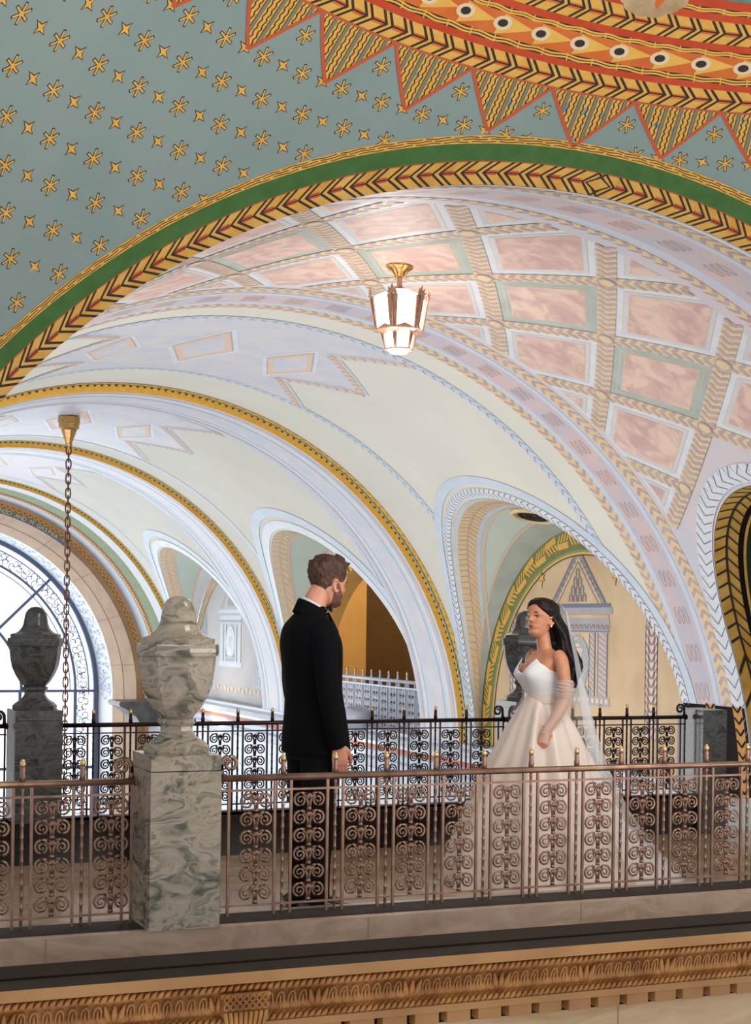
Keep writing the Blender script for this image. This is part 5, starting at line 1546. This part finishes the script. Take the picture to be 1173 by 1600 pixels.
# skirt with deep soft folds
sk = MB()
def skf(z, th):
    r = interp([(0, .60), (.24, .505), (.42, .415), (.66, .307), (.85, .215), (.97, .150), (1.04, .112), (1.075, .098)], z)
    cxx = interp([(0, -.09), (.24, -.055), (.42, -.035), (.66, -.022), (1.075, -.018)], z)
    am = interp([(0, .060), (.5, .046), (.9, .020), (1.075, 0.0)], z)
    fold = am*(sin(th*9+0.6*sin(th*2)+0.4)*0.6+0.4*sin(th*14+1.3+z))
    trn = 0.22*max(0, -cos(th))**3*max(0, (0.35-z)/0.35)
    return (cxx+(r+fold+trn)*cos(th), (r*1.0+fold)*sin(th), z+0.002)
sk.grid(skf, [0, .02, .06, .12, .2, .28, .36, .44, .52, .6, .68, .76, .84, .9, .95, .99, 1.02, 1.05, 1.075], frange(0, 2*pi, 220)[:-1], M_satin, closed=True)
ss = sk.build('skirt', BR)
wb = MB()
wb.grid(lambda z, a: (-.018+(0.100)*cos(a), 0.121*sin(a), z), [1.035, 1.055, 1.075, 1.09], frange(0, 2*pi, 60)[:-1], M_satin, closed=True); wb.build('waistband', BR)
# gloves: gathered cuff above the elbow, sheer sleeve to the knuckles
for s_ in (-1, 1):
    g = MB()
    Q = smooth_path([(-.046, s_*.194, 1.165, .050, .050), (-.048, s_*.198, 1.14, .046, .046), (-.05, s_*.200, 1.12, .049, .049), (-.05, s_*.201, 1.10, .043, .043), (-.046, s_*.202, 1.08, .046, .046), (-.035, s_*.204, 1.05, .039, .039), (-.003, s_*.205, .99, .035, .036), (0.035, s_*.203, .935, .030, .030), (0.07, s_*.200, .888, .026, .028), (0.08, s_*.199, .85, .026, .034), (0.09, s_*.198, .82, .026, .040)], 4)
    g.tube([q[:3] for q in Q], [(q[3], q[4]) for q in Q], M_tulle, 20, caps=False)
    for i in range(7):
        zz_ = 1.165-i*0.015
        g.tube([(-.048+(0.049+0.002*(i % 2))*cos(a), s_*.199+(0.049+0.002*(i % 2))*sin(a), zz_+0.006*sin(a*2+i)) for a in frange(0, 2*pi, 22)[:-1]], 0.0035, M_tulle, 5, closed=True)
    g.tube([(0.075+0.027*cos(a), s_*.1995+0.030*sin(a), .872+0.008*cos(a)) for a in frange(0, 2*pi, 18)[:-1]], 0.003, M_tulle, 5, closed=True)
    g.build('glove', BR)
# hair: centre-parted cap and long waves down the back
def bl(th):
    tn = abs(th if th < pi else th-2*pi)
    return interp([(0, .84), (.25, .83), (.6, .75), (.9, .68), (1.2, .62), (1.5, .56), (1.75, .36), (1.95, .16), (2.4, .1), (3.2, .08)], tn)
def boff(u, th, t):
    tn = abs(th if th < pi else th-2*pi)
    part = -0.004*math.exp(-(math.sin(th)/0.12)**2) if u > 0.5 else 0
    return interp([(0, 0.002), (.2, .008), (.5, .014), (1, .016)], u)+part+0.0015*sin(th*40)
hh = haircap(hb_, BM, bl, boff, M_hairf, 'hair', BR)
random.seed(21)
for k in range(64):
    th = rad(98+164*k/63); tn = th-pi
    st_ = BM @ hb_(.74-0.25*abs(tn)/1.9, th, 0.006)
    lane = sin(th); dep = random.random()
    endz = 1.09+0.09*random.random()+0.03*abs(lane)
    y_end = lane*0.075+0.03+(random.random()-.5)*0.03
    P = [st_]
    for q in range(1, 12):
        f_ = q/11; z = st_.z+(endz-st_.z)*f_
        wv = 0.024*sin(f_*13+0.4*dep+0.6*lane)*(0.15+f_*1.1)
        x = st_.x*(1-f_)**2+(-0.150-0.060*dep)*(1-(1-f_)**2)+wv*0.8
        P.append(Vector((x, st_.y*(1-f_)+y_end*f_+wv*0.6, z)))
    r0 = 0.0165
    hh.tube(P, [r0*(1-0.1*q/11) if q < 9 else r0*(1-(q-8)/4) for q in range(12)], M_hairf, 7)
finish(hh, 'hair', BR, 0.0055, 3)
# veil
ve = MB()
def vf(z, a):
    r = interp([(0.02, .70), (.24, .55), (.42, .455), (.66, .345), (.9, .28), (1.1, .235), (1.3, .195), (1.45, .150), (1.56, .125), (1.61, .08)], z)
    cxx = interp([(0.02, -.16), (.42, -.06), (.9, -.03), (1.3, -.02), (1.61, -.03)], z)
    sp = interp([(0.02, .72), (.6, .62), (1.1, .46), (1.45, .40), (1.61, .40)], z)
    th = pi+(a)*sp*1.9
    fo = 0.022*sin(a*15+z*0.8)*min(1, (1.65-z)*1.2)
    return (cxx+(r+fo)*cos(th), (r*0.92+fo)*sin(th), z)
ve.grid(vf, [0.02, .1, .2, .3, .42, .54, .66, .78, .9, 1.0, 1.1, 1.2, 1.3, 1.38, 1.45, 1.51, 1.56, 1.59, 1.61], frange(-1, 1, 90), M_veil)
ve.build('veil', BR)
# face
fc = MB()
hp = lambda t, th, off: BM @ hb_(t, th if th >= 0 else th+2*pi, off)
for s_ in (-1, 1):
    c0 = 0.42*s_
    P = [hp(.615+0.012*cos(q*3), c0+q*0.8, 0.0015) for q in (-.22, -.1, 0, .12, .26)]
    if s_ < 0: P = [hp(.615+0.012*cos(q*3), c0-q*0.8, 0.0015) for q in (-.22, -.1, 0, .12, .26)]
    fc.tube(P, [0.0018, 0.003, 0.0032, 0.0028, 0.001], M_brow, 5)
fc.build('eyebrows', BR)
ey = MB()
for s_ in (-1, 1):
    c0 = 0.41*s_
    for dth, off, r_, mm in ((0, 0.0006, (0.0045, 0.013), M_eyew), (0.03, 0.0022, (0.0048, 0.0052), M_eye)):
        c = hp(.525, c0+dth*s_*0, off); a_ = hp(.525, c0-0.12, off); b_ = hp(.525, c0+0.12, off)
        dv = (b_-a_).normalized()
        ey.tube([c-dv*r_[1]*k_ for k_ in (1, .6, 0, -.6, -1)], [0.0006, r_[0]*.8, r_[0], r_[0]*.8, 0.0006], mm, 8)
    ey.tube([hp(.541-0.010*abs(q)*3, c0+q, 0.0035) for q in (-.17, -.08, 0, .08, .19)], [0.001, 0.0022, 0.0026, 0.0026, 0.0012], M_eye, 5)
ey.build('eyes', BR)
lp_ = MB()
lp_.tube([hp(.275+0.004*abs(q)*6*0+0.010*abs(q)*2, q, 0.0015) for q in (-.36, -.2, -.07, 0, .07, .2, .36)], [0.0008, 0.0030, 0.0038, 0.0032, 0.0038, 0.0030, 0.0008], M_lip, 6)
lp_.tube([hp(.248+0.016*abs(q)*2.2, q, 0.0012) for q in (-.32, -.18, 0, .18, .32)], [0.0008, 0.0038, 0.0050, 0.0038, 0.0008], M_lip, 6)
lp_.build('lips', BR)
er = MB()
for s_ in (-1, 1):
    c = BM @ Vector((-0.002, s_*0.083, 0.222*0.455-0.030)); er.tube([c+Vector((0, 0, dz)) for dz in (-.006, -.003, 0, .003, .006)], [0.001, 0.005, 0.006, 0.005, 0.001], M_pearl, 8)
er.build('earring', BR)
